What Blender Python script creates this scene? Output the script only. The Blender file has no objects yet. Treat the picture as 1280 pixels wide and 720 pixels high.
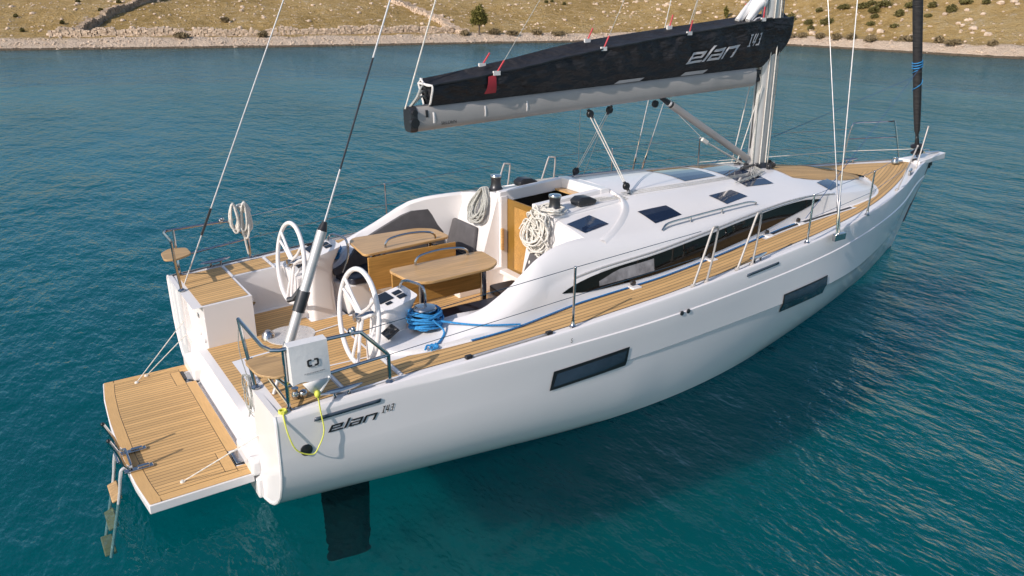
import bpy, bmesh, math, random
import numpy as np
from math import pi, sin, cos, radians, sqrt, atan2
from mathutils import Vector, Matrix, noise
random.seed(7)
scene = bpy.context.scene
COL = scene.collection

# ------------------------------------------------------------------ camera, sky, sun, exposure
cam_data = bpy.data.cameras.new('camera')
cam_data.sensor_width = 36.0
cam_data.lens = 975.41/1280*36.0
cam_data.clip_start = 0.1
cam_data.clip_end = 4000.0
cam = bpy.data.objects.new('camera', cam_data)
COL.objects.link(cam)
YAW, PIT, ROL = radians(56.299), radians(20.38), radians(0.104)
FWV = Vector((cos(YAW)*cos(PIT), sin(YAW)*cos(PIT), -sin(PIT)))
RTV = Vector((sin(YAW), -cos(YAW), 0))
UPV = RTV.cross(FWV)
R2 = RTV*cos(ROL)+UPV*sin(ROL)
U2 = -RTV*sin(ROL)+UPV*cos(ROL)
CAMPOS = Vector((-1.444, -7.523, 4.24))
M = Matrix((R2, U2, -FWV)).transposed().to_4x4()
M.translation = CAMPOS
cam.matrix_world = M
scene.camera = cam

SUN_EL, SUN_DIR = radians(31.5), Vector((-0.974, -0.225, 0))   # where the sun stands (horizontal)
world = bpy.data.worlds.new('World')
scene.world = world
world.use_nodes = True
wn = world.node_tree
wn.nodes.clear()
sky = wn.nodes.new('ShaderNodeTexSky')
sky.sky_type = 'NISHITA'
sky.sun_disc = False
sky.sun_elevation = SUN_EL
sky.sun_rotation = atan2(SUN_DIR.x, SUN_DIR.y)
sky.air_density = 1.0
sky.dust_density = 1.1
sky.ozone_density = 1.2
bg = wn.nodes.new('ShaderNodeBackground')
bg.inputs['Strength'].default_value = 0.145
wo = wn.nodes.new('ShaderNodeOutputWorld')
wn.links.new(sky.outputs[0], bg.inputs[0])
wn.links.new(bg.outputs[0], wo.inputs[0])
sun_data = bpy.data.lights.new('sun', 'SUN')
sun_data.energy = 3.95
sun_data.angle = radians(0.5)
sun_data.color = (1.0, 0.905, 0.83)
sun = bpy.data.objects.new('sun', sun_data)
COL.objects.link(sun)
sd = Vector((SUN_DIR.x*cos(SUN_EL), SUN_DIR.y*cos(SUN_EL), sin(SUN_EL)))
sun.rotation_euler = sd.to_track_quat('Z', 'Y').to_euler()
scene.view_settings.view_transform = 'Standard'
scene.view_settings.look = 'None'
scene.view_settings.gamma = 1.0
scene.view_settings.exposure = 0.05
scene.view_settings.use_curve_mapping = False
scene.cycles.max_bounces = 8
scene.cycles.transparent_max_bounces = 12
scene.cycles.caustics_reflective = False
scene.cycles.caustics_refractive = False

# ------------------------------------------------------------------ materials
MAT = {}
class NT:
    def __init__(s, name):
        m = bpy.data.materials.new(name); m.use_nodes = True
        s.m = m; s.t = m.node_tree; s.t.nodes.clear()
        s.out = s.n('ShaderNodeOutputMaterial')
    def n(s, k, **kw):
        x = s.t.nodes.new(k)
        for a, b in kw.items(): setattr(x, a, b)
        return x
    def l(s, a, b): s.t.links.new(a, b)
    def noise(s, vec, scale, detail=4, rough=.55):
        x = s.n('ShaderNodeTexNoise'); x.inputs['Scale'].default_value = scale
        x.inputs['Detail'].default_value = detail; x.inputs['Roughness'].default_value = rough
        if vec is not None: s.l(vec, x.inputs['Vector'])
        return x.outputs[0]
    def math(s, op, a, b=None, c=None, clamp=False):
        x = s.n('ShaderNodeMath', operation=op); x.use_clamp = clamp
        for i, q in enumerate((a, b, c)):
            if q is None: continue
            if isinstance(q, (int, float)): x.inputs[i].default_value = q
            else: s.l(q, x.inputs[i])
        return x.outputs[0]
    def ramp(s, fac, stops, interp='LINEAR'):
        x = s.n('ShaderNodeValToRGB'); x.color_ramp.interpolation = interp
        e = x.color_ramp.elements
        while len(e) < len(stops): e.new(.5)
        for i, (p, c) in enumerate(stops):
            e[i].position = p; e[i].color = (*c, 1) if len(c) == 3 else c
        s.l(fac, x.inputs[0]); return x.outputs[0]
    def mix(s, fac, a, b):
        x = s.n('ShaderNodeMix', data_type='RGBA')
        if isinstance(fac, (int, float)): x.inputs[0].default_value = fac
        else: s.l(fac, x.inputs[0])
        for i, q in ((6, a), (7, b)):
            if isinstance(q, tuple): x.inputs[i].default_value = (*q, 1)
            else: s.l(q, x.inputs[i])
        return x.outputs[2]
    def pos(s): return s.n('ShaderNodeNewGeometry').outputs['Position']
    def mapping(s, vec, scale=(1,1,1), rot=(0,0,0)):
        x = s.n('ShaderNodeMapping'); x.inputs['Scale'].default_value = scale; x.inputs['Rotation'].default_value = rot
        s.l(vec, x.inputs[0]); return x.outputs[0]
    def bump(s, h, strength=.3, dist=.01):
        x = s.n('ShaderNodeBump'); x.inputs['Strength'].default_value = strength; x.inputs['Distance'].default_value = dist
        s.l(h, x.inputs['Height']); return x.outputs[0]
    def pbsdf(s, color, rough=.5, metal=0, nrm=None, spec=None, **kw):
        b = s.n('ShaderNodeBsdfPrincipled')
        for k, q in (('Base Color', color), ('Roughness', rough), ('Metallic', metal)):
            if isinstance(q, tuple): b.inputs[k].default_value = (*q, 1)
            elif isinstance(q, (int, float)): b.inputs[k].default_value = q
            else: s.l(q, b.inputs[k])
        if spec is not None: b.inputs['Specular IOR Level'].default_value = spec
        for k, q in kw.items(): b.inputs[k.replace('_', ' ')].default_value = q
        if nrm is not None: s.l(nrm, b.inputs['Normal'])
        s.l(b.outputs[0], s.out.inputs[0]); return b

def simple(name, col, rough=.5, metal=0, var=.12, nscale=6., bump=0., bscale=40., bdist=.002, spec=None, coat=0):
    t = NT(name); p = t.pos()
    nz = t.noise(p, nscale, 5)
    lo = tuple(c*(1-var) for c in col); hi = tuple(min(1, c*(1+var)) for c in col)
    c = t.ramp(nz, [(.3, lo), (.7, hi)])
    nr = None
    if bump:
        nr = t.bump(t.noise(p, bscale, 4), bump, bdist)
    r = t.math('MULTIPLY_ADD', t.noise(p, nscale*2.3, 3), .14, rough-.07, clamp=True)
    b = t.pbsdf(c, r, metal, nr, spec)
    if coat: b.inputs['Coat Weight'].default_value = coat; b.inputs['Coat Roughness'].default_value = .06
    MAT[name] = t.m; return t.m

simple('gelcoat', (.79, .765, .755), .24, var=.018, nscale=1.3, spec=.5)
simple('deck_nonskid', (.79, .775, .765), .5, var=.03, nscale=3, bump=.35, bscale=260, bdist=.0015)
simple('hull_paint', (.80, .795, .80), .10, var=.012, nscale=.9, spec=.5)
simple('steel', (.47, .47, .48), .13, 1, var=.08, nscale=20)
simple('aluminium', (.60, .58, .565), .38, .45, var=.06, nscale=8)
simple('boom_alu', (.40, .375, .355), .5, .15, var=.05, nscale=4)
simple('silver_paint', (.62, .61, .60), .28, .3, var=.04)
simple('black_plastic', (.018, .018, .02), .35, var=.2)
simple('dark_metal', (.07, .07, .075), .35, .7, var=.2)
simple('navy_vinyl', (.022, .026, .042), .42, var=.15, nscale=5, bump=.25, bscale=14, bdist=.008)
simple('grey_fabric', (.095, .09, .094), .85, var=.12, nscale=9, bump=.3, bscale=12, bdist=.008)
simple('rope_white', (.66, .63, .57), .8, var=.22, nscale=55, bump=.7, bscale=160, bdist=.003)
simple('rope_grey', (.40, .40, .37), .8, var=.45, nscale=90, bump=.7, bscale=170, bdist=.003)
simple('rope_blue', (.03, .25, .55), .7, var=.3, nscale=60, bump=.7, bscale=160, bdist=.003)
simple('rope_dark_blue', (.03, .09, .22), .7, var=.3, nscale=60)
simple('yellow_line', (.72, .72, .10), .6, var=.12, nscale=40)
simple('red_tape', (.50, .035, .05), .6, var=.15)
simple('white_web', (.72, .70, .68), .7, var=.08, nscale=30)
simple('grey_patch', (.50, .49, .50), .6, var=.06)
simple('pvc_white', (.74, .73, .72), .45, var=.05, nscale=8, bump=.35, bscale=9, bdist=.012)
simple('antifoul', (.004, .004, .005), .6, var=.3, nscale=8)
simple('print_black', (.02, .02, .022), .4, var=.1)
simple('print_grey', (.30, .30, .31), .4, var=.05)
simple('print_silver', (.60, .59, .61), .45, var=.05)
simple('navy_strip', (.06, .08, .11), .25, var=.1)
simple('cabin_dark', (.02, .016, .012), .5, var=.2)
simple('screen_black', (.010, .012, .016), .08, var=.1)
simple('ply_brown', (.23, .125, .022), .35, var=.16, nscale=3)
simple('curtain', (.26, .26, .275), .6, var=.45, nscale=9)
simple('bark', (.12, .09, .065), .9, var=.3, nscale=3)
simple('hatch_tint', (.015, .028, .062), .05, var=.15, nscale=3, spec=.6)
simple('hatch_frame', (.03, .033, .04), .3, var=.1)
simple('window_glass', (.010, .009, .007), .04, var=.3, nscale=2, spec=.3)
simple('port_glass', (.045, .065, .095), .05, var=.3, nscale=2, spec=.6)

def mat_bag():
    t = NT('bag_cloth'); p = t.pos()
    m = t.mapping(p, (1.2, 1, 3.0), (0, radians(35), 0))
    w = t.noise(m, 2.2, 3, .5)
    w2 = t.noise(p, 45, 3)
    c = t.ramp(t.noise(p, 3, 4), [(.3, (.012, .0115, .014)), (.7, (.019, .018, .021))])
    h = t.math('ADD', t.math('MULTIPLY', w, 1.0), t.math('MULTIPLY', w2, .03))
    t.pbsdf(c, .62, 0, t.bump(h, 1., .16), .45)
    MAT['bag_cloth'] = t.m
mat_bag()

def mat_teak(name, pitch, caulk=.085, base=(.66, .41, .175)):
    t = NT(name)
    uv = t.n('ShaderNodeUVMap').outputs[0]
    sep = t.n('ShaderNodeSeparateXYZ'); t.l(uv, sep.inputs[0])
    v = t.math('DIVIDE', sep.outputs[1], pitch)
    fr = t.math('FRACT', v)
    line = t.math('LESS_THAN', fr, caulk)
    idx = t.math('FLOOR', v)
    wn_ = t.n('ShaderNodeTexWhiteNoise', noise_dimensions='1D'); t.l(idx, wn_.inputs['W'])
    # plank butt joints
    g = t.noise(t.mapping(uv, (2.2, 46, 1)), 2.4, 6, .6)
    tone = t.math('ADD', t.math('MULTIPLY', g, .55), t.math('MULTIPLY', wn_.outputs[0], .28))
    dirt = t.noise(t.pos(), 1.7, 5)
    lo = tuple(c*.74 for c in base); hi = tuple(min(1, c*1.17) for c in base)
    c = t.ramp(tone, [(.2, lo), (.75, hi)])
    c = t.mix(t.math('MULTIPLY', t.ramp(dirt, [(.45, (0,0,0)), (.75, (1,1,1))]), .28), c, (base[0]*.72, base[1]*.76, base[2]*.9))
    c = t.mix(line, c, (.07, .052, .04))
    t.pbsdf(c, .68, 0, t.bump(t.math('SUBTRACT', t.math('MULTIPLY', g, .25), line), .25, .003), .3)
    MAT[name] = t.m
mat_teak('teak', .060, .10)
mat_teak('teak_fine', .051, .11)
mat_teak('teak_plain', 50., .0)

def mat_wood(name, base, rough=.28):
    t = NT(name); p = t.pos()
    g = t.noise(t.mapping(p, (1.6, 26, 26)), 2.0, 6, .6)
    b2 = t.noise(t.mapping(p, (.8, 5, 5)), 1.5, 3)
    lo = tuple(c*.70 for c in base); hi = tuple(c*1.15 for c in base)
    c = t.ramp(t.math('ADD', t.math('MULTIPLY', g, .6), t.math('MULTIPLY', b2, .4)), [(.36, lo), (.62, hi)])
    t.pbsdf(c, rough, 0, t.bump(g, .08, .002), .4)
    MAT[name] = t.m
mat_wood('table_wood', (.58, .35, .145))
mat_wood('leaf_wood', (.50, .27, .075))
mat_wood('seat_teak', (.50, .32, .15), .5)

def mat_water():
    t = NT('water'); p = t.pos()
    m1 = t.mapping(p, (1., 1., 1.), (0, 0, radians(33)))
    big = t.noise(t.mapping(p, (1., .52, 1), (0, 0, radians(-52))), 1.15, 2, .5)
    mid = t.noise(t.mapping(p, (1., .5, 1), (0, 0, radians(-62))), 4.2, 3, .6)
    sml = t.noise(t.mapping(p, (1., .5, 1), (0, 0, radians(-35))), 9.5, 3, .6)
    calm = t.ramp(t.noise(t.mapping(p, (1., .45, 1), (0, 0, radians(-56))), .11, 4, .6), [(.33, (.42,.42,.42)), (.68, (1.2,1.2,1.2))])
    h = t.math('ADD', t.math('MULTIPLY', big, .72), t.math('ADD', t.math('MULTIPLY', mid, .40), t.math('MULTIPLY', sml, .13)))
    h = t.math('MULTIPLY', h, calm)
    nr = t.bump(h, 1.0, .225)
    fr = t.n('ShaderNodeFresnel'); fr.inputs['IOR'].default_value = 1.33; t.l(nr, fr.inputs['Normal'])
    gl = t.n('ShaderNodeBsdfGlossy'); gl.inputs['Roughness'].default_value = .05; t.l(nr, gl.inputs['Normal'])
    gl.inputs['Color'].default_value = (.54, .83, 1, 1)
    tr = t.n('ShaderNodeBsdfTransparent'); tr.inputs['Color'].default_value = (.72, .95, .95, 1)
    df = t.n('ShaderNodeBsdfDiffuse'); df.inputs['Color'].default_value = (.001, .085, .100, 1); t.l(nr, df.inputs['Normal'])
    mx = t.n('ShaderNodeMixShader'); mx.inputs[0].default_value = .10
    t.l(tr.outputs[0], mx.inputs[1]); t.l(df.outputs[0], mx.inputs[2])
    mf = t.n('ShaderNodeMixShader')
    t.l(t.math('MINIMUM', fr.outputs[0], .55), mf.inputs[0]); t.l(mx.outputs[0], mf.inputs[1]); t.l(gl.outputs[0], mf.inputs[2])
    t.l(mf.outputs[0], t.out.inputs[0])
    MAT['water'] = t.m
    t = NT('scatter_plane'); p = t.pos()
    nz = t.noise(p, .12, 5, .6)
    c = t.ramp(nz, [(.35, (.0004, .152, .165)), (.65, (.0005, .175, .186))])  # teal painted in for light scattered back by the water body
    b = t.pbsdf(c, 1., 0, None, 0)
    b.subsurface_method = 'BURLEY'          # blurs the boat's shadow on this plane, as scattering in water would
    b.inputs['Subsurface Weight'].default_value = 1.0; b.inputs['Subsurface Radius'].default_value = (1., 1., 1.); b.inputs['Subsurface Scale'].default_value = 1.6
    MAT['scatter_plane'] = t.m
mat_water()

def mat_land():
    t = NT('land'); p = t.pos()
    n1 = t.noise(p, .12, 6, .6); n2 = t.noise(p, 1.1, 6, .65); n3 = t.noise(p, 5., 5, .7)
    grass = t.ramp(t.math('ADD', t.math('MULTIPLY', n1, .5), t.math('MULTIPLY', n2, .5)),
                   [(.36, (.29, .195, .066)), (.50, (.44, .30, .122)), (.66, (.50, .37, .18))])
    rock = t.ramp(n3, [(.3, (.40, .31, .22)), (.7, (.60, .50, .40))])
    f = t.ramp(t.math('ADD', t.math('MULTIPLY', n3, .55), t.math('MULTIPLY', n2, .45)), [(.55, (0,0,0)), (.62, (1,1,1))])
    c = t.mix(f, grass, rock)
    at = t.n('ShaderNodeAttribute'); at.attribute_name = 'shore'
    c = t.mix(at.outputs['Fac'], c, t.ramp(t.math('ADD', t.math('MULTIPLY', n3, .6), t.math('MULTIPLY', n2, .4)), [(.32, (.36, .265, .19)), (.42, (.61, .475, .36)), (.65, (.72, .59, .465))]))
    sep = t.n('ShaderNodeSeparateXYZ'); t.l(p, sep.inputs[0])
    wet = t.math('LESS_THAN', t.math('ADD', sep.outputs[2], t.math('MULTIPLY', n2, .16)), .25)
    c = t.mix(t.math('MULTIPLY', wet, .85), c, (.075, .055, .035))
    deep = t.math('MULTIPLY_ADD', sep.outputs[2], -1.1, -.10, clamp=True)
    c = t.mix(deep, c, (.0007, .115, .141))  # underwater ground painted towards teal, in place of light lost in the water
    t.pbsdf(c, .95, 0, t.bump(t.math('ADD', n3, t.math('MULTIPLY', n2, 2)), 1., .3), .1)
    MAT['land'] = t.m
mat_land()
simple('stone_pale', (.58, .455, .345), .95, var=.25, nscale=2.5, bump=1., bscale=3, bdist=.2)
simple('stone_dark', (.36, .28, .21), .95, var=.4, nscale=2.5, bump=1., bscale=3, bdist=.2)

def mat_leaf(name, a, b):
    t = NT(name); p = t.pos()
    c = t.ramp(t.noise(p, 2.4, 3), [(.3, a), (.7, b)])
    t.pbsdf(c, .8, 0, None, .2)
    MAT[name] = t.m
mat_leaf('leaf_olive', (.085, .08, .026), (.155, .135, .05))
mat_leaf('leaf_pine', (.11, .105, .022), (.20, .175, .05))
mat_leaf('leaf_brown', (.17, .13, .07), (.26, .20, .115))

# ------------------------------------------------------------------ mesh helpers
def V3(p): return Vector(p)
def catmull(pts, n=8):
    P = [Vector(p) for p in pts]
    if len(P) < 3: return P
    P = [P[0]*2-P[1]] + P + [P[-1]*2-P[-2]]
    out = []
    for i in range(1, len(P)-2):
        a, b, c, d = P[i-1:i+3]
        for k in range(n):
            t = k/n
            out.append(.5*((2*b)+(c-a)*t+(2*a-5*b+4*c-d)*t*t+(3*b-a-3*c+d)*t**3))
    out.append(P[-2]); return out

class MB:
    def __init__(s): s.v = []; s.f = []; s.uv = []
    def add(s, vs, fs, uvs=None):
        o = len(s.v); s.v += [tuple(p) for p in vs]
        for f in fs:
            s.f.append([i+o for i in f])
            s.uv.append([uvs[i] for i in f] if uvs else None)
        return s
    def grid(s, rows, close=False, uvs=None, flip=False):
        n, m = len(rows), len(rows[0]); fs = []
        for i in range(n-1):
            for j in range(m if close else m-1):
                a, b = i*m+j, i*m+(j+1) % m
                q = [a, b, b+m, a+m]
                fs.append(q[::-1] if flip else q)
        s.add([p for r in rows for p in r], fs, [u for r in uvs for u in r] if uvs else None)
        return s
    def poly(s, pts, uvs=None, flip=False):
        f = list(range(len(pts)))
        s.add(pts, [f[::-1] if flip else f], uvs); return s
    def box(s, c, size, R=None, rz=0):
        R = R or Matrix.Rotation(rz, 3, 'Z'); c = Vector(c); h = Vector(size)/2
        vs = [c+R @ Vector((x*h.x, y*h.y, z*h.z)) for x in (-1,1) for y in (-1,1) for z in (-1,1)]
        return s.add(vs, [(0,1,3,2),(4,6,7,5),(0,4,5,1),(2,3,7,6),(0,2,6,4),(1,5,7,3)])
    def hexa(s, bot, top):
        return s.add(list(bot)+list(top), [(3,2,1,0),(4,5,6,7),(0,1,5,4),(1,2,6,5),(2,3,7,6),(3,0,4,7)])
    def prism(s, poly, off, uvtop=None):
        poly = [Vector(p) for p in poly]; n = len(poly); off = Vector(off)
        vs = poly+[p+off for p in poly]
        fs = [list(range(n))[::-1], list(range(n, 2*n))]+[[i, (i+1) % n, n+(i+1) % n, n+i] for i in range(n)]
        return s.add(vs, fs, ([(p.x, p.y) for p in vs]) if uvtop else None)
    def tube(s, pts, r, n=8, cap=True, closed=False):
        P = [Vector(p) for p in pts]; m = len(P)
        rs = r if isinstance(r, (list, tuple)) else [r]*m
        rows = []; up = None
        for i in range(m):
            if closed: T = (P[(i+1) % m]-P[i-1])
            else: T = (P[min(i+1, m-1)]-P[max(i-1, 0)])
            if T.length < 1e-9: T = Vector((0,0,1))
            T.normalize()
            if up is None:
                a = Vector((0,0,1)) if abs(T.z) < .9 else Vector((1,0,0))
                up = (a-T*a.dot(T)).normalized()
            else:
                up = up-T*up.dot(T)
                if up.length < 1e-6:
                    a = Vector((0,0,1)) if abs(T.z) < .9 else Vector((1,0,0)); up = a-T*a.dot(T)
                up.normalize()
            B = T.cross(up)
            rows.append([P[i]+(up*cos(2*pi*k/n)+B*sin(2*pi*k/n))*rs[i] for k in range(n)])
        if closed: rows.append(rows[0])
        o = len(s.v); s.grid(rows, close=True, flip=True)
        if cap and not closed:
            s.f.append([o+k for k in range(n)][::-1][::-1]); s.uv.append(None)
            s.f.append([o+(m-1)*n+k for k in range(n)][::-1]); s.uv.append(None)
        return s
    def lathe(s, o, axis, prof, n=20):
        o = Vector(o); A = Vector(axis).normalized()
        a = Vector((0,0,1)) if abs(A.z) < .9 else Vector((1,0,0))
        X = (a-A*a.dot(A)).normalized(); Y = A.cross(X)
        rows = [[o+A*h+(X*cos(2*pi*k/n)+Y*sin(2*pi*k/n))*max(r, 1e-4) for k in range(n)] for r, h in prof]
        return s.grid(rows, close=True)
    def ball(s, c, r, n=8, sc=(1,1,1)):
        c = Vector(c); rows = []
        for i in range(n+1):
            t = pi*i/n
            rows.append([c+Vector((sc[0]*r*sin(t)*cos(2*pi*k/(2*n)), sc[1]*r*sin(t)*sin(2*pi*k/(2*n)), sc[2]*r*cos(t))) for k in range(2*n)])
        return s.grid(rows, close=True)
    def build(s, name, mat, parent=None, bevel=0, smooth=40, recalc=True, solid=0, subsurf=0):
        me = bpy.data.meshes.new(name); me.from_pydata(s.v, [], s.f)
        if any(u is not None for u in s.uv):
            ul = me.uv_layers.new(name='UVMap'); k = 0
            for f, u in zip(s.f, s.uv):
                for j in range(len(f)):
                    ul.data[k].uv = u[j] if u else (0, 0); k += 1
        me.validate()
        if recalc:
            bm = bmesh.new(); bm.from_mesh(me)
            bmesh.ops.remove_doubles(bm, verts=bm.verts, dist=1e-5)
            bmesh.ops.recalc_face_normals(bm, faces=bm.faces)
            bm.to_mesh(me); bm.free()
        if smooth:
            for p in me.polygons: p.use_smooth = True
            me.set_sharp_from_angle(angle=radians(smooth))
        mm = MAT[mat] if isinstance(mat, str) else mat
        me.materials.append(mm)
        o = bpy.data.objects.new(name, me); COL.objects.link(o)
        if parent is not None: o.parent = parent
        if solid:
            md = o.modifiers.new('thick', 'SOLIDIFY'); md.thickness = abs(solid); md.offset = -1 if solid > 0 else 1
        if bevel:
            md = o.modifiers.new('bevel', 'BEVEL'); md.width = bevel; md.segments = 3; md.limit_method = 'ANGLE'; md.angle_limit = radians(35)
        if subsurf:
            md = o.modifiers.new('sub', 'SUBSURF'); md.levels = subsurf; md.render_levels = subsurf
        return o

def tag(o, label=None, cat=None, group=None, kind=None):
    if label: o['label'] = label
    if cat: o['category'] = cat
    if group: o['group'] = group
    if kind: o['kind'] = kind
    return o
def empty(name, loc=(0,0,0)):
    o = bpy.data.objects.new(name, None); o.empty_display_size = .2; COL.objects.link(o); o.location = loc; return o

def text2d(s, size=1., shear=.0):
    cu = bpy.data.curves.new('lettering_curve', 'FONT'); cu.body = s; cu.size = size; cu.shear = shear
    cu.resolution_u = 3
    ob = bpy.data.objects.new('lettering_curve', cu); COL.objects.link(ob)
    dg = bpy.context.evaluated_depsgraph_get(); dg.update()
    ev = ob.evaluated_get(dg); me = ev.to_mesh()
    vs = [(v.co.x, v.co.y) for v in me.vertices]; fs = [list(p.vertices) for p in me.polygons]
    ev.to_mesh_clear(); bpy.data.objects.remove(ob); bpy.data.curves.remove(cu)
    return vs, fs

def interp(xs, ys):
    """smooth monotone interpolation"""
    xs = np.array(xs, float); ys = np.array(ys, float)
    h = np.diff(xs); d = np.diff(ys)/h; m = np.zeros(len(xs)); m[0] = d[0]; m[-1] = d[-1]
    for i in range(1, len(xs)-1):
        if d[i-1]*d[i] > 0:
            w1 = 2*h[i]+h[i-1]; w2 = h[i]+2*h[i-1]
            m[i] = (w1+w2)/(w1/d[i-1]+w2/d[i])
    def f(x):
        x = min(max(x, xs[0]), xs[-1]); i = min(int(np.searchsorted(xs, x, 'right'))-1, len(xs)-2); i = max(i, 0)
        t = (x-xs[i])/h[i]
        return float((2*t**3-3*t*t+1)*ys[i]+(t**3-2*t*t+t)*h[i]*m[i]+(-2*t**3+3*t*t)*ys[i+1]+(t**3-t*t)*h[i]*m[i+1])
    return f

def spline(xs, ys):
    """natural cubic spline"""
    xs = np.array(xs, float); ys = np.array(ys, float); n = len(xs); h = np.diff(xs)
    A = np.eye(n); r = np.zeros(n)
    for i in range(1, n-1):
        A[i, i-1] = h[i-1]; A[i, i] = 2*(h[i-1]+h[i]); A[i, i+1] = h[i]
        r[i] = 6*((ys[i+1]-ys[i])/h[i]-(ys[i]-ys[i-1])/h[i-1])
    M2 = np.linalg.solve(A, r)
    def f(x):
        x = min(max(x, xs[0]), xs[-1]); i = min(max(int(np.searchsorted(xs, x, 'right'))-1, 0), n-2)
        a = (xs[i+1]-x)/h[i]; b = (x-xs[i])/h[i]
        return float(a*ys[i]+b*ys[i+1]+((a**3-a)*M2[i]+(b**3-b)*M2[i+1])*h[i]**2/6)
    return f

# ------------------------------------------------------------------ the setting: water, teal plane for scattered light, land
def structure(o): o['kind'] = 'structure'; return o
FH = Vector((FWV.x, FWV.y, 0)).normalized()
def UVW(u, v, z=0.): return Vector((CAMPOS.x, CAMPOS.y, 0))+RTV*u+FH*v+Vector((0,0,z))
structure(MB().poly([(-900,-900,0), (1200,-900,0), (1200,1200,0), (-900,1200,0)]).build('water', 'water'))
structure(MB().poly([(-900,-900,-2.3), (1200,-900,-2.3), (1200,1200,-2.3), (-900,1200,-2.3)]).build('scatter_plane', 'scatter_plane'))  # added plane under the surface, stands in for light scattered in the water

shore_f = interp([-300,-120,-43.5,-31,-16.4,0,13.4,26.2,32.9,38.5,60,120], [62,64,69.0,71.8,75.9,81.9,85.0,78.3,68.0,60.8,48,30])
def fbm(x, y, s=1., o=4):
    return noise.fractal(Vector((x*s, y*s, 3.7)), .8, 2.1, o)
def land_h(u, v):
    d = v-shore_f(u)+fbm(u, v, .35, 3)*.35
    if d < 0: return d*.30 if d > -6 else max(-2.6, -1.8+(d+6)*.3)
    k = min(1., max(0., (u-5)/25))                # rockier and steeper shoulder on the right
    if d < 2.2: h = .85*(d/2.2)**.8
    elif d < 5.5: h = .85+(d-2.2)*.03
    else: h = .95+(min(d, 48)-5.5)*(.165+.07*k)-max(0, d-60)*.06
    h += fbm(u, v, .9, 4)*.10*min(1, d/1.5)+fbm(u+50, v, .12, 3)*.35*min(1, d/12)
    return h
def build_land():
    us = np.concatenate([np.arange(-260,-70,6.), np.arange(-70,64,.55), np.arange(64,140,4.)])
    ds = np.concatenate([np.array([-8.6,-7,-6,-4.4,-3]), np.arange(-2,0,.5), np.arange(0,6,.3), np.arange(6,30,.6), np.arange(30,90,3.), np.arange(90,300,15.)])
    rows = []; sh = []
    for u in us:
        r = []
        for d in ds:
            v = shore_f(u)+d
            r.append(UVW(u, v, land_h(u, v) if d < 60 else land_h(u, v)))
            dd = d+fbm(u, v, .5, 3)*1.2
            sh.append(max(0., min(1., (3.0-dd)/.9)))
        rows.append(r)
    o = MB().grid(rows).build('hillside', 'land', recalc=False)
    at = o.data.attributes.new('shore', 'FLOAT', 'POINT')
    for i, q in enumerate(sh): at.data[i].value = q
    return o
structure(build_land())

def rock_shape(m, c, r, rng):
    n = 5; rows = []; ph = rng.random()*9
    for i in range(n+1):
        t = pi*i/n; row = []
        for k in range(7):
            a = 2*pi*k/7
            d = Vector((sin(t)*cos(a), sin(t)*sin(a), cos(t)*.62))
            q = r*(.75+.5*abs(noise.noise(d*1.7+Vector((ph, 0, ph)))))
            row.append(Vector(c)+d*q)
        rows.append(row)
    m.grid(rows, close=True)
rng = random.Random(3)
m = MB()
for _ in range(4600):
    u = rng.uniform(-62, 56); d = abs(rng.gauss(0, 1))*1.3+.15
    if rng.random() < .62: d = rng.uniform(4.5, 36)
    v = shore_f(u)+d; r = rng.choice([.04,.05,.06,.08,.10,.15]) * (1.4 if u > 14 and d > 4 else 1.)
    if d > 4.4: r *= rng.choice([.8, 1, 1.3, 2.0])
    rock_shape(m, UVW(u, v, land_h(u, v)+r*.12), r, rng)
tag(m.build('shore_rocks', 'stone_pale', smooth=0), kind='stuff')

def Ppx(x, y, iters=60):
    """(u, v) of the hillside point a bearing and a dip look at - used once to survey where the bushes grow"""
    d = FWV+R2*(x-640)/975.41-U2*(y-360)/975.41
    dv = d.dot(FH); du = d.dot(RTV)
    v = 50.
    while v < 190:
        u = du/dv*v; z = CAMPOS.z+d.z/dv*v
        if v > shore_f(u) and land_h(u, v) >= z: return u, v
        v += .15
    return u, v
def dry_wall(name, path, h, w, mat, label):
    """rubble wall along a (u, v) path, laid of rough stones"""
    r2 = random.Random(hash(name) % 97 if False else len(label)); m = MB()
    for (a, b) in zip(path[:-1], path[1:]):
        L = math.hypot(b[0]-a[0], b[1]-a[1]); n = max(2, int(L/.26))
        ang = atan2(b[1]-a[1], b[0]-a[0])
        for i in range(n):
            t = (i+.5)/n; u = a[0]+(b[0]-a[0])*t; v = a[1]+(b[1]-a[1])*t
            hh = h*(.8+.35*fbm(u, v, .7, 3)+.2*r2.random()); g = land_h(u, v)
            lay = max(2, int(hh/.15))
            for k in range(lay):
                du = r2.uniform(-.1, .1)
                c = UVW(u+cos(ang)*du, v+sin(ang)*du, g-.1+(k+.5)*hh/lay+.05)
                s = Vector((L/n*r2.uniform(.95, 1.25), w*r2.uniform(.8, 1.1), hh/lay*r2.uniform(.95, 1.2)))
                d = RTV*cos(ang)+FH*sin(ang)
                R = Matrix((d, Vector((0,0,1)).cross(d), Vector((0,0,1)))).transposed() @ Matrix.Rotation(r2.uniform(-.12, .12), 3, 'X') @ Matrix.Rotation(r2.uniform(-.15, .15), 3, 'Y')
                m.box(c, s, R)
    o = m.build(name, mat, smooth=0)
    tag(o, label, 'stone wall'); return o
def S(u, d): return (u, shore_f(u)+d)
dry_wall('dry_stone_wall', [Ppx(99,44), Ppx(128,28), Ppx(160,13), Ppx(186,3), (Ppx(186,3)[0]-.8, Ppx(186,3)[1]+14)], .8, .6, 'stone_dark',
         'dark dry stone wall climbing the grassy slope from the shore at far left')
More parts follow.
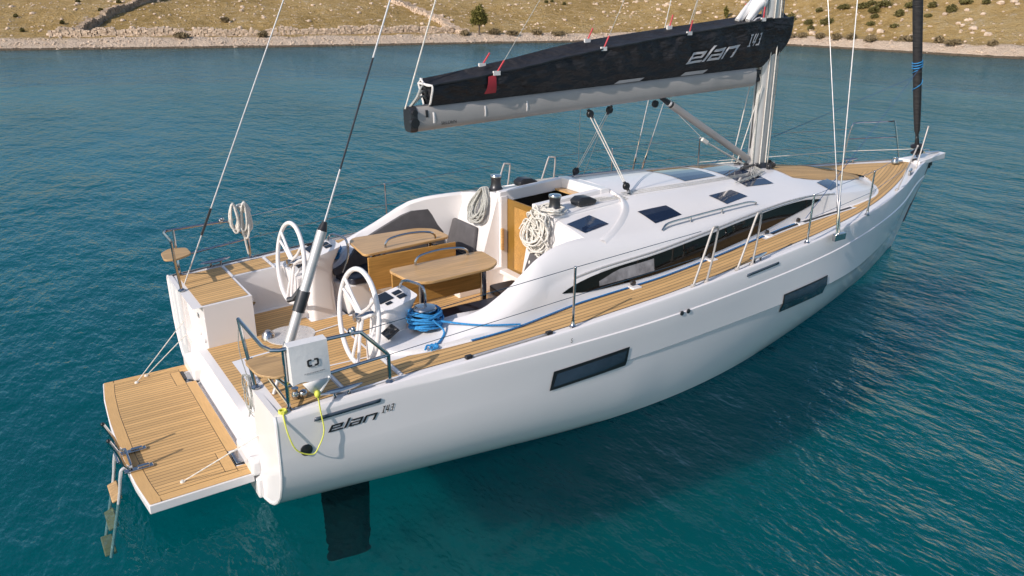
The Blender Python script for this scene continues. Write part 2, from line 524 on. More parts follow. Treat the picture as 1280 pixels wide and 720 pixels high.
dry_wall('dry_stone_wall', [Ppx(582,42), Ppx(548,26), Ppx(515,12), Ppx(493,3), (Ppx(493,3)[0]-4, Ppx(493,3)[1]+14)], .5, 1.0, 'stone_pale',
         'pale tumbled stone wall running up the hill beside the small pine')
dry_wall('terrace_wall', [S(-41.5, 4.2), S(-34, 4.3), S(-26, 4.5), S(-18, 4.6), S(-11, 4.7), S(-6.2, 4.6)], .78, .6, 'stone_pale',
         'low pale stone terrace wall running along the top of the shore')

def leaf_clumps(m, c, rx, rz, n, s, rng, low=-.25):
    for _ in range(n):
        while True:
            d = Vector((rng.uniform(-1,1), rng.uniform(-1,1), rng.uniform(low,1)))
            if .25 < d.length < 1: break
        k = .8+.45*noise.noise(d*2.1+Vector((c[0], c[1], 0)))
        p = Vector(c)+Vector((d.x*rx*k, d.y*rx*k, d.z*rz*k))
        a = Vector((rng.gauss(0,1), rng.gauss(0,1), rng.gauss(0,1))).normalized()
        b = a.orthogonal().normalized(); ss = s*rng.uniform(.6, 1.3)
        e = a.cross(b)
        m.poly([p-b*ss, p+e*ss*.5, p+b*ss, p-e*ss*.5])
def shrub(u, v, rx, rz, mat, name, label, group=None, seed=1):
    r2 = random.Random(seed); g = land_h(u, v); base = UVW(u, v, g)
    root = empty(name, base); tag(root, label, 'bush', group)
    m = MB()
    for k in range(3):
        a = r2.uniform(0, 6.28); q = r2.uniform(0, .45)*rx
        leaf_clumps(m, (cos(a)*q, sin(a)*q, rz*.35), rx*r2.uniform(.6, .85), rz*r2.uniform(.6, .85), 190, .08+.04*rx, r2, -.5)
    m.build('foliage', mat, root, smooth=0, recalc=False)
    t = MB()
    for k in range(4):
        a = 1.6*k+r2.random(); t.tube([(0,0,-.15), (cos(a)*rx*.25, sin(a)*rx*.25, rz*.35), (cos(a)*rx*.5, sin(a)*rx*.5, rz*.7)], [.05,.035,.012], 5)
    t.build('stem', 'bark', root)
    return root
# pine
pu, pv = Ppx(599, 44)
pine = empty('pine_tree', UVW(pu, pv, land_h(pu, pv)))
tag(pine, 'small round-topped pine tree standing alone on the dry shore', 'tree')
m = MB(); r2 = random.Random(5)
for (x, y, z, rx, rz, n) in [(0,0,1.85,1.0,1.05,420), (-.3,.1,1.3,.75,.6,240), (.45,-.1,1.4,.7,.65,240), (.05,0,2.45,.45,.55,150), (-.45,0,2.05,.45,.5,120)]:
    leaf_clumps(m, (x,y,z), rx, rz, int(n*1.5), .115, r2, -.8)
m.build('crown', 'leaf_pine', pine, smooth=0, recalc=False)
t = MB(); t.tube([(0,0,-.2), (.03,0,.6), (0,.03,1.3), (.02,0,2.3)], [.10,.085,.06,.02], 7)
for k in range(7):
    a = k*2.4; t.tube([(0,0,.75+k*.16), (cos(a)*.35, sin(a)*.35, 1.0+k*.17), (cos(a)*.7, sin(a)*.7, 1.2+k*.18)], [.035,.025,.01], 5)
t.build('trunk', 'bark', pine)
cu_, cv_ = Ppx(907, 24)
cyp = empty('cypress_sapling', UVW(cu_, cv_, land_h(cu_, cv_)))
tag(cyp, 'slim upright green sapling on the hill above the black sail cover', 'tree')
m = MB(); r2 = random.Random(9)
leaf_clumps(m, (0,0,.75), .30, .75, 260, .13, r2, -.9); m.build('crown', 'leaf_pine', cyp, smooth=0, recalc=False)
MB().tube([(0,0,-.15), (0,0,.7), (0,0,1.3)], [.05,.035,.01], 6).build('trunk', 'bark', cyp)
# olive green bushes on the right-hand hillside (bearing, dip, size)
BU = [(986,24,.75,.8),(1010,28,.55,.55),(1014,35,.40,.5),(1031,28,.85,.75),(1023,12,.55,.4),(1056,9,.65,.45),(1077,8,.75,.55),(1089,3,.6,.4),(1094,13,.8,.6),(1106,6,.9,.7),(1094,20,.5,.4),(1089,29,.55,.35),(1123,18,.7,.55),(1117,31,.5,.3),(1138,6,.7,.45),(1188,12,.6,.65),(1168,6,.5,.45),(1206,2,.9,.35),(1232,2,.5,.35),(1160,19,.45,.3)]
for i, (x, y, rx, rz) in enumerate(BU):
    u, v = Ppx(x, y+3)
    shrub(u, v, rx, rz, 'leaf_olive', 'olive_bush', 'rounded olive green bush dotted on the stony right-hand hillside', 'olive green bushes on the right-hand hillside', 20+i)
# scrubby brown brush along the top of the beach
BR = [(226,47),(330,46),(283,28),(581,44),(619,42),(640,44),(672,44),(700,44),(985,47),(1002,47),(1024,48),(1047,49),(1064,49),(1090,52),(1135,52),(1175,53),(1195,56),(1240,57)]
for i, (x, y) in enumerate(BR):
    u, v = Ppx(x, y); r2 = random.Random(70+i)
    shrub(u, v, r2.uniform(.55,.95), r2.uniform(.35,.6), 'leaf_brown', 'dry_shrub', 'low brownish shrub at the top edge of the pale beach', 'dry shrubs along the shore', 60+i)
for i, (x, y) in enumerate([(20,22),(28,40),(126,14),(125,24),(78,30),(148,4),(98,3),(690,3),(683,4),(705,6)]):
    u, v = Ppx(x, y)
    shrub(u, v, .28, .32, 'leaf_olive', 'small_bush', 'tiny dark bush on the open grassy slope', 'tiny dark bushes on the grass', 90+i)

# ------------------------------------------------------------------ the yacht: hull lines
yacht = empty('sailing_yacht')
tag(yacht, 'white sailing yacht with teak decks and black sail cover lying in the bay', 'sailing yacht')
zs = lambda x: 1.13+.0465*x-.0011*x*x
ys = spline([0,1.5,3,4.5,6,7.5,9,10.5,12,12.62], [2.02,2.115,2.16,2.115,1.985,1.785,1.415,.895,.27,.05])
band = interp([0,.9,1.6,2.7,4.4,6.6,8.3,10.4,12.6], [.035,.04,.07,.13,.20,.235,.24,.27,.30])
dc = spline([0,2,4,5,6,7,8,9,10,11,12,12.62], [0,-.012,-.012,-.02,-.04,-.06,-.05,0,.04,.06,.05,.01])
yc = lambda x: ys(x)-dc(x)
yw = spline([0,1,2,3,4,5,6,7,8,9,10,11,12,12.45,12.62], [1.22,1.53,1.76,1.92,1.985,1.93,1.77,1.54,1.29,1.02,.74,.43,.14,.035,.012])
zch = 0.76
dk = interp([0,2,5,9,12,12.62], [.05,.30,.48,.40,.16,.03])
ctl = interp([0,3,6,9,12.6], [.10,.20,.27,.33,.38])
def hull_section(x):
    s, b, c, w, d = ys(x), band(x), yc(x), yw(x), dk(x); z = zs(x)
    led = .014*min(1, max(0, (x-1.0)/1.2))
    c = max(c, w+.005)
    zb = z-b
    P = [(s-.035, z+.022), (s-.008, z+.016), (s, z), (s+.012, zb+.012), (s+.012+led, zb+.004), (s+.013+led, zb-.010)]
    yb_ = s+.013+led
    gro = .012*min(1, max(0, (x-2.6)/1.2))
    for t in (.33, .66, .98): P.append((yb_+(c-yb_)*t, zb-.01+(zch-zb+.01)*t))
    P.append((c-gro, zch-.004))
    k = ctl(x)
    cx = c*.985*(1-min(1, x/12.6))+((c+w)/2)*min(1, x/12.6)
    if x < 4: cx = c-.015
    for i in range(1, 9):
        t = i/8; P.append(((1-t)**2*(c-gro)+2*t*(1-t)*cx+t*t*w, (1-t)**2*zch+2*t*(1-t)*k))
    for i in range(1, 6):
        t = i/5; P.append((w*(1-t), -d*(1-(1-t)**2)))
    return P
def hull_y(x, z):
    P = hull_section(x)
    for (a, b) in zip(P[2:-1], P[3:]):
        if b[1] <= z <= a[1] and a[1] > b[1]:
            t = (a[1]-z)/(a[1]-b[1]); return a[0]+(b[0]-a[0])*t
    return P[2][0]
def HP(x, z, off=.004): return Vector((x, -hull_y(x, z)-off, z))
t = NT('hull_topsides'); p = t.pos()
sep = t.n('ShaderNodeSeparateXYZ'); t.l(p, sep.inputs[0])
nz = t.noise(p, 1.0, 4)
col = t.ramp(nz, [(.3, (.79, .755, .75)), (.7, (.815, .78, .772))])
col = t.mix(t.math('LESS_THAN', sep.outputs[2], .004), col, (.012, .014, .016))
t.pbsdf(col, t.math('MULTIPLY_ADD', t.noise(p, 3.5, 4), .16, .06), 0, t.bump(t.noise(p, 1.6, 2), .12, .02), .5); MAT['hull_topsides'] = t.m
XS = [0,.12,.3]+[.3+.25*i for i in range(1, 49)]+[12.5,12.58,12.62]
m = MB(); rows = []
for x in XS:
    P = hull_section(x)
    rk = lambda z: x-.72*(x/12.62)**8*max(0, min(1.25, 1-z/1.54))
    rows.append([(rk(z), -y, z) for y, z in P]+[(rk(z), y, z) for y, z in P[::-1][1:]])
m.grid(rows)
m.poly(rows[-1])
hull = m.build('hull', 'hull_topsides', yacht, smooth=28)
# stern: quarter wings, corner roll, hinge ledge, inner transom wall
P0 = hull_section(0)
for s in (-1, 1):
    m = MB()
    wing = [(-.004, s*max(1.36, y-.012), z) for y, z in P0 if z > .02 and y > 1.2][1:]
    q = [p for p in wing]
    q += [(-.004, s*1.36, .03), (-.004, s*1.36, 1.128)]
    m.prism(q, (.05, 0, 0))
    m.tube([(.0, s*(y-.012), z) for y, z in P0 if z > -.02][1:], .016, 8)        # rolled edge
    # hinge block, quarter steps
    m.box((.09, s*1.42, .70), (.14, .16, .84))
    m.build('transom', 'gelcoat', yacht)
    m = MB(); m.box((.0, s*1.10, .33), (.16, .50, .16)); m.build('stern_quarter_step', 'gelcoat', yacht, bevel=.03)
m = MB()
m.prism([(-.05,-1.36,.02), (-.05,1.36,.02), (-.05,1.36,.22), (-.05,-1.36,.22)], (.08,0,0))
m.hexa([(-.03,-1.36,.2), (.3,-1.36,.2), (.3,1.36,.2), (-.03,1.36,.2)], [(.075,-1.36,.625), (.3,-1.36,.625), (.3,1.36,.625), (.075,1.36,.625)])
m.build('transom_wall', 'gelcoat', yacht, bevel=.02)
for y in (1.56, 1.80):
    m = MB(); m.tube([(-.006, y, .42), (-.006, y+.02, 1.10)], .006, 6); m.build('transom_groove', 'gelcoat', yacht)

# ------------------------------------------------------------------ deck
yb = interp([1.22,1.3,1.75,2.35,2.9,3.3,3.75,4.3,5.3,6.2,7.2,7.9,8.6,9.25,9.65,10.0,10.36], [1.50,1.60,1.69,1.73,1.67,1.62,1.61,1.60,1.50,1.36,1.21,1.16,1.13,1.04,.89,.62,.22])
def deck_in(x):
    if x < .63: return .76
    if x < 1.25: return 1.50
    if x < 10.35: return max(0, yb(x)-.06)
    return 0.
def deck_pt(x, y, dz=0): return (x, y, zs(x)+dz)
m = MB()
for s in (-1, 1):
    for (a, b, n) in ((0.0,.63,3), (.63,1.25,3), (1.25,10.35,38), (10.35,12.58,12)):
        rows = []
        for i in range(n+1):
            x = a+(b-a)*i/n; xi = min(max(x, a+1e-4), b-1e-4)
            yi = deck_in(xi); yo = ys(x)-.03
            rows.append([deck_pt(x, s*(yi+(yo-yi)*k/4)) for k in range(5)])
        m.grid(rows)
# walls below deck level round the helm footwells and the stern lockers
def wall(m, pts, z0, z1=None):
    rows = [[(p[0], p[1], z0) for p in pts], [(p[0], p[1], (z1 if z1 is not None else zs(p[0]))) for p in pts]]
    m.grid(rows)
for s in (-1, 1):
    wall(m, [(.11, s*1.36), (.11, s*.76), (.63, s*.76), (.63, s*1.5), (1.3, s*1.5), (1.3, s*1.0)], .55)
m.build('deck', 'gelcoat', yacht, smooth=30)
# stern lockers show as rounded boxes whose tops carry the deck teak
for s in (-1, 1):
    m = MB()
    m.hexa([(.10, s*.765, .6), (.6, s*.765, .6), (.6, s*1.39, .6), (.07, s*1.39, .6)], [(.115, s*.765, 1.134), (.625, s*.765, 1.134), (.625, s*1.40, 1.134), (.04, s*1.40, 1.128)])
    m.box((.113, s*1.06, .99), (.012, .58, .008))
    m.build('stern_locker', 'gelcoat', yacht, bevel=.015)
m = MB()
m.lathe((.105, 1.0, .78), (-1,0,0), [(.0,.03), (.05,.028), (.055,.0), (.06,0)], 16); m.build('shower_fitting', 'gelcoat', yacht)
m = MB(); m.lathe((.105, .82, .74), (-1,0,0), [(.0,.03), (.045,.026), (.05,.0)], 16)
m.build('shower_fitting', 'gelcoat', yacht)
m = MB(); m.box((.10, 1.03, .96), (.02, .09, .06)); m.build('locker_latch', 'steel', yacht, bevel=.008)

# teak sheets: v runs from the rail inwards so that the planks follow the sheer
def side_sheet(m, s, a, b, n, fin, fout, dz=.006, kv=None):
    rows, uvs = [], []
    for i in range(n+1):
        x = a+(b-a)*i/n; yi, yo = fin(x), fout(x)
        k = 5
        rows.append([deck_pt(x, s*(yo+(yi-yo)*j/k), dz) for j in range(k+1)])
        uvs.append([(x, abs(yo-yi)*j/k) for j in range(k+1)])
    m.grid(rows, uvs=uvs)
tout = interp([0,1.1,2,3,4,5,6,7,8,9,10,11,11.75,12.0], [1.92,1.955,2.01,2.035,2.02,1.945,1.83,1.70,1.52,1.27,.93,.52,.17,.05])
tin = lambda x: max(yb(x)+.045, 0)
for s in (-1, 1):
    m = MB()
    side_sheet(m, s, .10, .60, 4, lambda x: .80 if x > .0 else .8, tout)
    side_sheet(m, s, .645, 1.10, 4, lambda x: 1.55, tout)
    side_sheet(m, s, 1.15, 1.32, 2, lambda x: 1.66, tout)
    side_sheet(m, s, 1.32, 10.38, 46, tin, tout)
    m.build('side_deck_teak', 'teak', yacht, smooth=0, recalc=False)
m = MB(); rows, uvs = [], []
for i in range(25):
    x = 10.38+(11.98-10.38)*i/24; yo = tout(x)
    rows.append([deck_pt(x, yo*(j/6-1), .006) for j in range(13)]); uvs.append([(x, yo*(1-abs(j/6-1))) for j in range(13)])
m.grid(rows, uvs=uvs); m.build('foredeck_teak', 'teak', yacht, smooth=0, recalc=False)
# white margin strips round the locker lids
m = MB()
def strip(m, a, b, w=.022, dz=.010):
    a, b = Vector((a[0], a[1], 0)), Vector((b[0], b[1], 0)); d = (b-a).normalized(); q = Vector((-d.y, d.x, 0))*w/2
    m.prism([(p.x, p.y, zs(p.x)+dz) for p in (a-q, b-q, b+q, a+q)], (0,0,.004))
for s in (-1, 1):
    m = MB(); strip(m, (.622, s*1.5), (.622, s*1.96)); strip(m, (1.125, s*1.5), (1.125, s*1.95)); strip(m, (.635, s*1.965), (1.115, s*1.975))
    m.build('locker_lid_trim', 'gelcoat', yacht)
# deck stripes (dark gutter caulk at the locker edges)
sole_z = lambda x: .65+.035*max(0, x-.3)
def sole_sheet(m, poly_rows, dz):
    rows, uvs = [], []
    for x, w in poly_rows:
        rows.append([(x, w*(j/4-1), sole_z(x)+dz) for j in range(9)]); uvs.append([(x, w*(j/4-1)+5) for j in range(9)])
    m.grid(rows, uvs=uvs)
m = MB()
for rows in ([(.0,1.36), (.62,1.36)], [(.62,1.5), (1.3,1.5)], [(1.3,1.0), (1.7,1.0)], [(1.7,.72), (3.75,.72)]): sole_sheet(m, rows, -.004)
m.build('cockpit_floor', 'gelcoat', yacht)
m = MB()
for rows in ([(.085,.755), (.63,.755)], [(.63,1.42), (1.27,1.42)], [(1.27,.78), (1.7,.74)], [(1.7,.66), (3.62,.66)]): sole_sheet(m, rows, .003)
m.build('cockpit_teak', 'teak', yacht, smooth=0, recalc=False)
m = MB()
for (a, b) in (((.88,-.42), (.88,.42)), ((.88,.42), (1.5,.5)), ((1.5,.5), (1.5,-.5)), ((1.5,-.5), (.88,-.42))):
    a, b = Vector((*a, 0)), Vector((*b, 0)); d = (b-a).normalized(); q = Vector((-d.y, d.x, 0))*.011
    m.prism([(p.x, p.y, sole_z(p.x)+.007) for p in (a-q, b-q, b+q, a+q)], (0,0,.004))
m.build('floor_hatch_trim', 'gelcoat', yacht)
# ------------------------------------------------------------------ coachroof and coamings
zcr = interp([3.55,4.0,4.6,5,6.3,7.3,7.9,8.6,9.3,9.9,10.36], [1.975,2.0,2.035,2.05,2.01,1.965,1.93,1.83,1.735,1.63,1.505])   # roof crown
ysh = interp([3.5,4.5,5.3,6.4,7.2,7.9,8.6,9.2,9.7,10.0,10.36], [1.44,1.43,1.36,1.22,1.08,1.02,.97,.88,.66,.42,.16])           # shoulder
zsh = interp([3.5,4.0,4.7,6.4,7.2,7.9,8.6,9.2,9.75,10.36], [1.79,1.77,1.745,1.755,1.74,1.715,1.66,1.60,1.545,1.49])
ygt = lambda x: yb(x)-.07*min(1, (10.5-x)/.9)
BX = 3.64            # bulkhead
zgt = interp([2.9,3.3,3.6,4.4,5.2,6.4,7.5,8.2,9.0,9.75,10.36], [1.47,1.52,1.555,1.60,1.645,1.695,1.715,1.665,1.585,1.525,1.485])
def roof_section(x):
    """half section from deck to crown: (y, z)"""
    z0 = zs(x)-.02; b = yb(x); g, zg = ygt(x), zgt(x); sh, zh = ysh(x), zsh(x); zc = zcr(x)
    P = [(b, z0), (b-.012, z0+.05), (g+.022, zg-.012), (g, zg+.012)]
    q14 = min(.14, sh*.4)
    for i in range(1, 8):
        t = i/8
        cy, cz = sh+.045*min(1, (10.5-x)/.9), zh-.012
        P.append(((1-t)**2*g+2*t*(1-t)*cy+t*t*(sh-q14), (1-t)**2*(zg+.012)+2*t*(1-t)*cz+t*t*(zh+.05*min(1, (10.6-x)/1.))))
    y1, z1 = sh-q14, zh+.05*min(1, (10.6-x)/1.)
    for i in range(0, 7):
        t = i/6; y = y1*(1-t)
        P.append((y, z1+(zc-z1)*(1-(1-t)**2)))
    return P
def roof_z(x, y):
    P = roof_section(x); y = abs(y)
    for a, b in zip(P[3:-1], P[4:]):
        if b[0] <= y <= a[0] and a[0] > b[0]:
            t = (a[0]-y)/(a[0]-b[0]); return a[1]+(b[1]-a[1])*t
    return P[-1][1] if y < .01 else (P[0][1] if y > P[0][0] else P[3][1])
def RP(x, y, off=.005): return Vector((x, y, roof_z(x, y)+off))
BX = 3.64            # bulkhead
rx_ = [BX+.0, 3.75, 3.9, 4.1, 4.3, 4.5, 4.7]+[4.7+.2*i for i in range(1, 28)]+[10.22, 10.35]
HW, HE = .37, 4.58    # companionway half width and forward end
m = MB()
for s in (-1, 1):
    rows = []
    for x in rx_:
        P = roof_section(x); rows.append([(x, s*y, z) for y, z in P])
    m.grid(rows)
e = roof_section(10.35); m.poly([(10.35, -y, z) for y, z in e]+[(10.35, y, z) for y, z in e[::-1][1:]])
# cut the companionway opening
roof = m.build('coachroof', 'gelcoat', yacht, smooth=30)
bm = bmesh.new(); bm.from_mesh(roof.data)
def cut(bm, co, no):
    bmesh.ops.bisect_plane(bm, geom=bm.verts[:]+bm.edges[:]+bm.faces[:], plane_co=co, plane_no=no)
cut(bm, (HE,0,0), (1,0,0)); cut(bm, (0,HW,0), (0,1,0)); cut(bm, (0,-HW,0), (0,1,0))
kill = [f for f in bm.faces if f.calc_center_median().x < HE and abs(f.calc_center_median().y) < HW and f.calc_center_median().z > 1.7]
bmesh.ops.delete(bm, geom=kill, context='FACES'); bm.to_mesh(roof.data); bm.free()

# coamings: from the stern horns forward into the coachroof side
zcrest = interp([1.22,1.43,1.75,1.95,2.3,2.6,2.9,3.25,3.64], [1.195,1.205,1.23,1.29,1.42,1.56,1.69,1.775,1.81])
yci = interp([1.22,1.4,1.75,2.2,2.9,3.64], [1.0,1.0,1.08,1.30,1.36,1.37])
yco = interp([1.22,1.4,1.75,2.2,2.9,3.64], [1.40,1.50,1.56,1.54,1.49,1.46])
def port_rise(x, s): return .055*max(0, min(1, (x-1.6)/.6))*max(0, min(1, (3.62-x)/.7)) if s > 0 else 0.
def coam_section(x, s=-1):
    z0 = zs(x)-.02; b = yb(x); zc = zcrest(x)+port_rise(x, s); k = max(0, (x-1.6)/2); k = min(1, k)
    o, i = yco(x), yci(x)
    i2 = i+(o-.06-i)*min(1, max(0, (x-1.75)/.5))       # crest narrows to a rim forward of the winch
    P = [(b, z0), (b-.012, z0+.05)]
    if x > 2.9:
        g, zg = ygt(x), zgt(x); P += [(g+.022, zg-.012), (g, zg+.012)]
    else:
        h = zc-z0; P += [(b-.03-.02*k, z0+.30*h+.02), (b-.04-.03*k, z0+.55*h)]
    (y3, z3) = P[-1]
    kb = max(0, min(1, (x-2.5)/(BX-2.5))); kb = kb*kb*(3-2*kb); sh, zh = ysh(max(x, 3.5)), zsh(max(x, 3.5))
    cx_, cz_ = ((y3+o)/2+.02)*(1-kb)+(sh+.045)*kb, (z3*.35+zc*.65)*(1-kb)+(zh-.012)*kb
    ex_, ez_ = (o-.02)*(1-kb)+(sh-.14)*kb, zc*(1-kb)+(zh+.05)*kb
    for t in [i/8 for i in range(1, 9)]: P.append(((1-t)**2*y3+2*t*(1-t)*cx_+t*t*ex_, (1-t)**2*z3+2*t*(1-t)*cz_+t*t*ez_))
    i2 = min(i2, ex_-.03)
    P += [(i2, ez_-.002), (i2-.025, ez_-.03), (min(i, i2)-.04, max(sole_z(x), zc-.35) if x < 1.7 else min(zc-.05, 1.30)), (min(i, i2)-.06, .66)]
    return P
xc = [1.22,1.26,1.32,1.4,1.5,1.6,1.7,1.8,1.9,2.0,2.1,2.2,2.3,2.45,2.6,2.75,2.9,2.95,3.1,3.25,3.4,3.55,BX]
for s in (-1, 1):
    m = MB(); rows = [[(x, s*y, z) for y, z in coam_section(x, s)] for x in xc]
    m.grid(rows); m.poly(rows[0])
    m.build('cockpit_coaming', 'gelcoat', yacht, smooth=35)
# bulkhead either side of the companionway, raked seat backs
for s in (-1, 1):
    m = MB()
    ro = [(y, z) for y, z in roof_section(BX) if y > HW][3:]
    top = [(BX+.02, s*y, z-.002) for y, z in ro]+[(BX+.02, s*HW, roof_z(BX, HW)-.002)]
    bot = [(BX-.24, s*HW, .75), (BX-.24, s*1.36, .75), (BX-.24, s*1.40, 1.2)]
    mid = [(BX-.03, p[1], p[2]-.012) for p in top]
    m.poly([Vector(p) for p in mid]+[(BX-.25, s*.44, 1.08), (BX-.25, s*1.38, 1.08)] if True else [])
    m.grid([top, mid])
    m.poly([(BX-.03, s*HW, mid[-1][2]), (BX-.25, s*.44, 1.08), (BX-.25, s*.44, .7), (BX+.1, s*HW, .7), (BX+.1, s*HW, mid[-1][2])])
    m.poly([(BX-.25, s*.44, 1.08), (BX-.25, s*1.38, 1.08), (BX-.25, s*1.38, .7), (BX-.25, s*.44, .7)])
    m.build('bulkhead', 'gelcoat', yacht, smooth=25)
# companionway: jambs, door leaf, dark cabin, hatch runners and garage
m = MB()
for s in (-1, 1):
    m.box((BX+.04, s*(HW-.012), 1.46), (.10, .05, 1.0))
    m.hexa([(BX-.02, s*(HW-.03), 1.88), (HE, s*(HW-.03), 1.93), (HE, s*(HW+.055), 1.93), (BX-.02, s*(HW+.055), 1.88)],
           [(BX-.02, s*(HW-.03), 2.015), (HE, s*(HW-.03), 2.075), (HE, s*(HW+.055), 2.075), (BX-.02, s*(HW+.055), 2.015)])
m.box((BX+.03, 0, .99), (.12, .72, .05)); m.box((BX+.06, 0, .86), (.06, .73, .24))
m.build('companionway_frame', 'gelcoat', yacht, bevel=.008)
d = MB().box((BX+.10, .02, 1.46), (.02, .70, .92)).build('companionway_door', 'ply_brown', yacht)
MB().box((BX+.085, -.06, 1.45), (.012, .46, .80)).build('door_panel', 'leaf_wood', d, bevel=.004)
m = MB(); m.box((BX-.005, HW-.055, 1.42), (.035, .035, .28)); m.build('door_grip', 'table_wood', d, bevel=.008)
m = MB()
m.box((4.2, 0, 1.35), (.9, .9, .02)); m.box((4.62, 0, 1.65), (.02, .8, .64)); m.box((4.15, .40, 1.62), (.9, .02, .6)); m.box((4.15, -.40, 1.62), (.9, .02, .6))
m.build('cabin_interior', 'cabin_dark', yacht)
m = MB(); m.box((4.50, 0, 1.95), (.10, .66, .02)); m.build('hatch_beam', 'table_wood', yacht)
# moulded spray-hood ledge round the hatch, open aft
m = MB()
ledge = [(3.80,-1.36), (4.05,-1.24), (4.35,-1.04), (4.58,-.84), (4.70,-.64), (4.74,-.40), (4.74,0), (4.74,.40), (4.70,.64), (4.58,.84), (4.35,1.04), (4.05,1.24), (3.80,1.36)]
L = catmull([(a, b, 0) for a, b in ledge], 6)
rows = []
for i, p in enumerate(L):
    ay = abs(p.y); h = .003+.030*max(0, min(1, (1.36-ay)/.7))
    N = Vector((-1, -p.y*.75, 0)).normalized(); zz = roof_z(p.x, p.y)
    def at(o, dz): q = p+N*o; return (q.x, q.y, (roof_z(max(q.x, BX), q.y) if dz < 0 else zz)+dz)
    rows.append([at(.012, -.03), at(.009, h), at(0, h+.003), at(-.014, h-.002), at(-.045, h*.40), at(-.085, -.008)])
m.grid(rows); m.build('hatch_garage_ledge', 'gelcoat', yacht, smooth=50)
m = MB()   # raised plateau between the runners and the ledge, where rope clutches stand
for s in (-1, 1):
    a = [(3.62,.43), (4.70,.43), (4.66,.70), (3.62,.78)]
    m.hexa([(x, s*y, roof_z(max(x, BX), y)-.03) for x, y in a], [(x, s*y, roof_z(max(x, BX), y)+.022) for x, y in a])
m.hexa([(HE-.01,-.43,1.95), (4.72,-.43,1.95), (4.72,.43,1.95), (HE-.01,.43,1.95)], [(HE-.01,-.43,2.085), (4.72,-.43,2.075), (4.72,.43,2.075), (HE-.01,.43,2.085)])
m.build('roof_plinth', 'gelcoat', yacht, bevel=.012)

# windows in the cabin side: swept band from a point aft to a point forward
def side_pt(x, t, s, off=.006):
    P = roof_section(max(x, BX)) if x >= 2.9 else coam_section(x)
    if x < BX:
        P = coam_section(x)
    a, b = P[1], P[2]; y = a[0]+(b[0]-a[0])*t; z = a[1]+(b[1]-a[1])*t
    return Vector((x, s*(y+off), z))
wlo = interp([3.12,3.5,4,4.6,5.4,6.5,7.5,7.95], [.60,.20,.08,.04,.02,.08,.42,.78])
whi = interp([3.12,3.3,3.6,4,5,6.5,7.5,7.95], [.64,.80,.90,.95,.95,.95,.94,.86])
xw = list(np.linspace(3.12, 7.95, 56))
for s in (-1, 1):
    m = MB()
    rows = [[side_pt(x, wlo(x)+(whi(x)-wlo(x))*k/4, s) for k in range(5)] for x in xw]
    m.grid(rows); w = m.build('coachroof_window', 'window_glass', yacht, smooth=60)
    if s < 0:
        c = MB(); c.grid([[side_pt(x, wlo(x)+(whi(x)-wlo(x))*(.22+.62*k/3*(min(1, (x-3.55)/.5+.35))), s, .0085) for k in range(4)] for x in np.linspace(3.62, 4.42, 9)])
        c.build('curtain', 'curtain', w)
# gutter rail above the window
for s in (-1, 1):
    m = MB(); m.tube([Vector((x, s*(ygt(x)+.012), zgt(x)+.012)) for x in np.linspace(3.3, 8.3, 40)], .011, 6); m.build('gutter_strip', 'silver_paint', yacht)

# flush deck hatches on the roof
def flush(m, poly, off=.006, th=.006, n=5):
    a, b, c, d = [Vector((*p, 0)) for p in poly]; rows = []
    for i in range(n+1):
        p, q = a.lerp(d, i/n), b.lerp(c, i/n)
        rows.append([RP(p.lerp(q, k/n).x, p.lerp(q, k/n).y, off) for k in range(n+1)])
    m.grid(rows)
HT = [[(3.66,-.95),(4.06,-.85),(4.14,-1.10),(3.72,-1.20)], [(4.69,-.965),(5.17,-.94),(5.23,-1.15),(4.73,-1.23)], [(5.99,-.86),(6.48,-.79),(6.60,-.97),(6.09,-1.08)]]
H4 = [(8.315,-.77),(8.74,-.64),(8.78,-.84),(8.34,-.99)]
for q in HT+[H4]:
    for s in (1, -1):
        m = MB(); flush(m, [(x, s*y) for x, y in q], .007); h = m.build('deck_hatch', 'hatch_tint', yacht, smooth=0)
m = MB(); flush(m, [(6.02,.36),(6.68,.34),(6.68,-.34),(6.02,-.40)], .007); m.build('deck_hatch', 'hatch_tint', yacht, smooth=0)
m = MB(); flush(m, [(6.84,.62),(7.42,.72),(7.42,-.72),(6.84,-.74)], .007); m.build('roof_window', 'hatch_tint', yacht, smooth=0)
# forward roof teak panel, set on the sloping trunk
m = MB(); rows, uvs = [], []
for i in range(15):
    x = 7.98+(10.34-7.98)*i/14; w = interp([7.9,8.4,9.0,9.6,10.0,10.36], [.58,.68,.68,.55,.36,.12])(x)
    rows.append([RP(x, w*(j/5-1), .007) for j in range(11)]); uvs.append([(x, w*(j/5-1)+4) for j in range(11)])
m.grid(rows, uvs=uvs); m.build('trunk_teak', 'teak', yacht, smooth=0, recalc=False)
m = MB(); flush(m, [(9.28,.24),(9.82,.22),(9.82,-.22),(9.28,-.24)], .014); m.build('deck_hatch', 'window_glass', yacht, smooth=0)
# raised ridges in the roof moulding
m = MB()
for y in (-.45, -.62, .45, .62):
    m.tube([RP(x, y*(1-.05*(x-5)), -.003) for x in np.linspace(4.95, 7.5, 20)], .008, 6)
m.build('roof_rib', 'gelcoat', yacht)
# hand rails along the roof
for s in (-1, 1):
    m = MB(); pts = [RP(4.72, s*1.36, .0), RP(4.80, s*1.335, .045)]+[RP(x, s*(1.33-.17*((x-4.8)/1.7)), .055) for x in np.linspace(4.95, 6.38, 9)]+[RP(6.52, s*1.165, .04), RP(6.56, s*1.155, 0)]
    m.tube(catmull(pts, 3), .013, 8)
    for x in (5.25, 5.85): m.lathe(RP(x, s*(1.33-.17*((x-4.8)/1.7)), 0), (0,0,1), [(.022,0),(.012,.02),(.010,.055)], 8)
    m.build('grab_rail', 'steel', yacht)

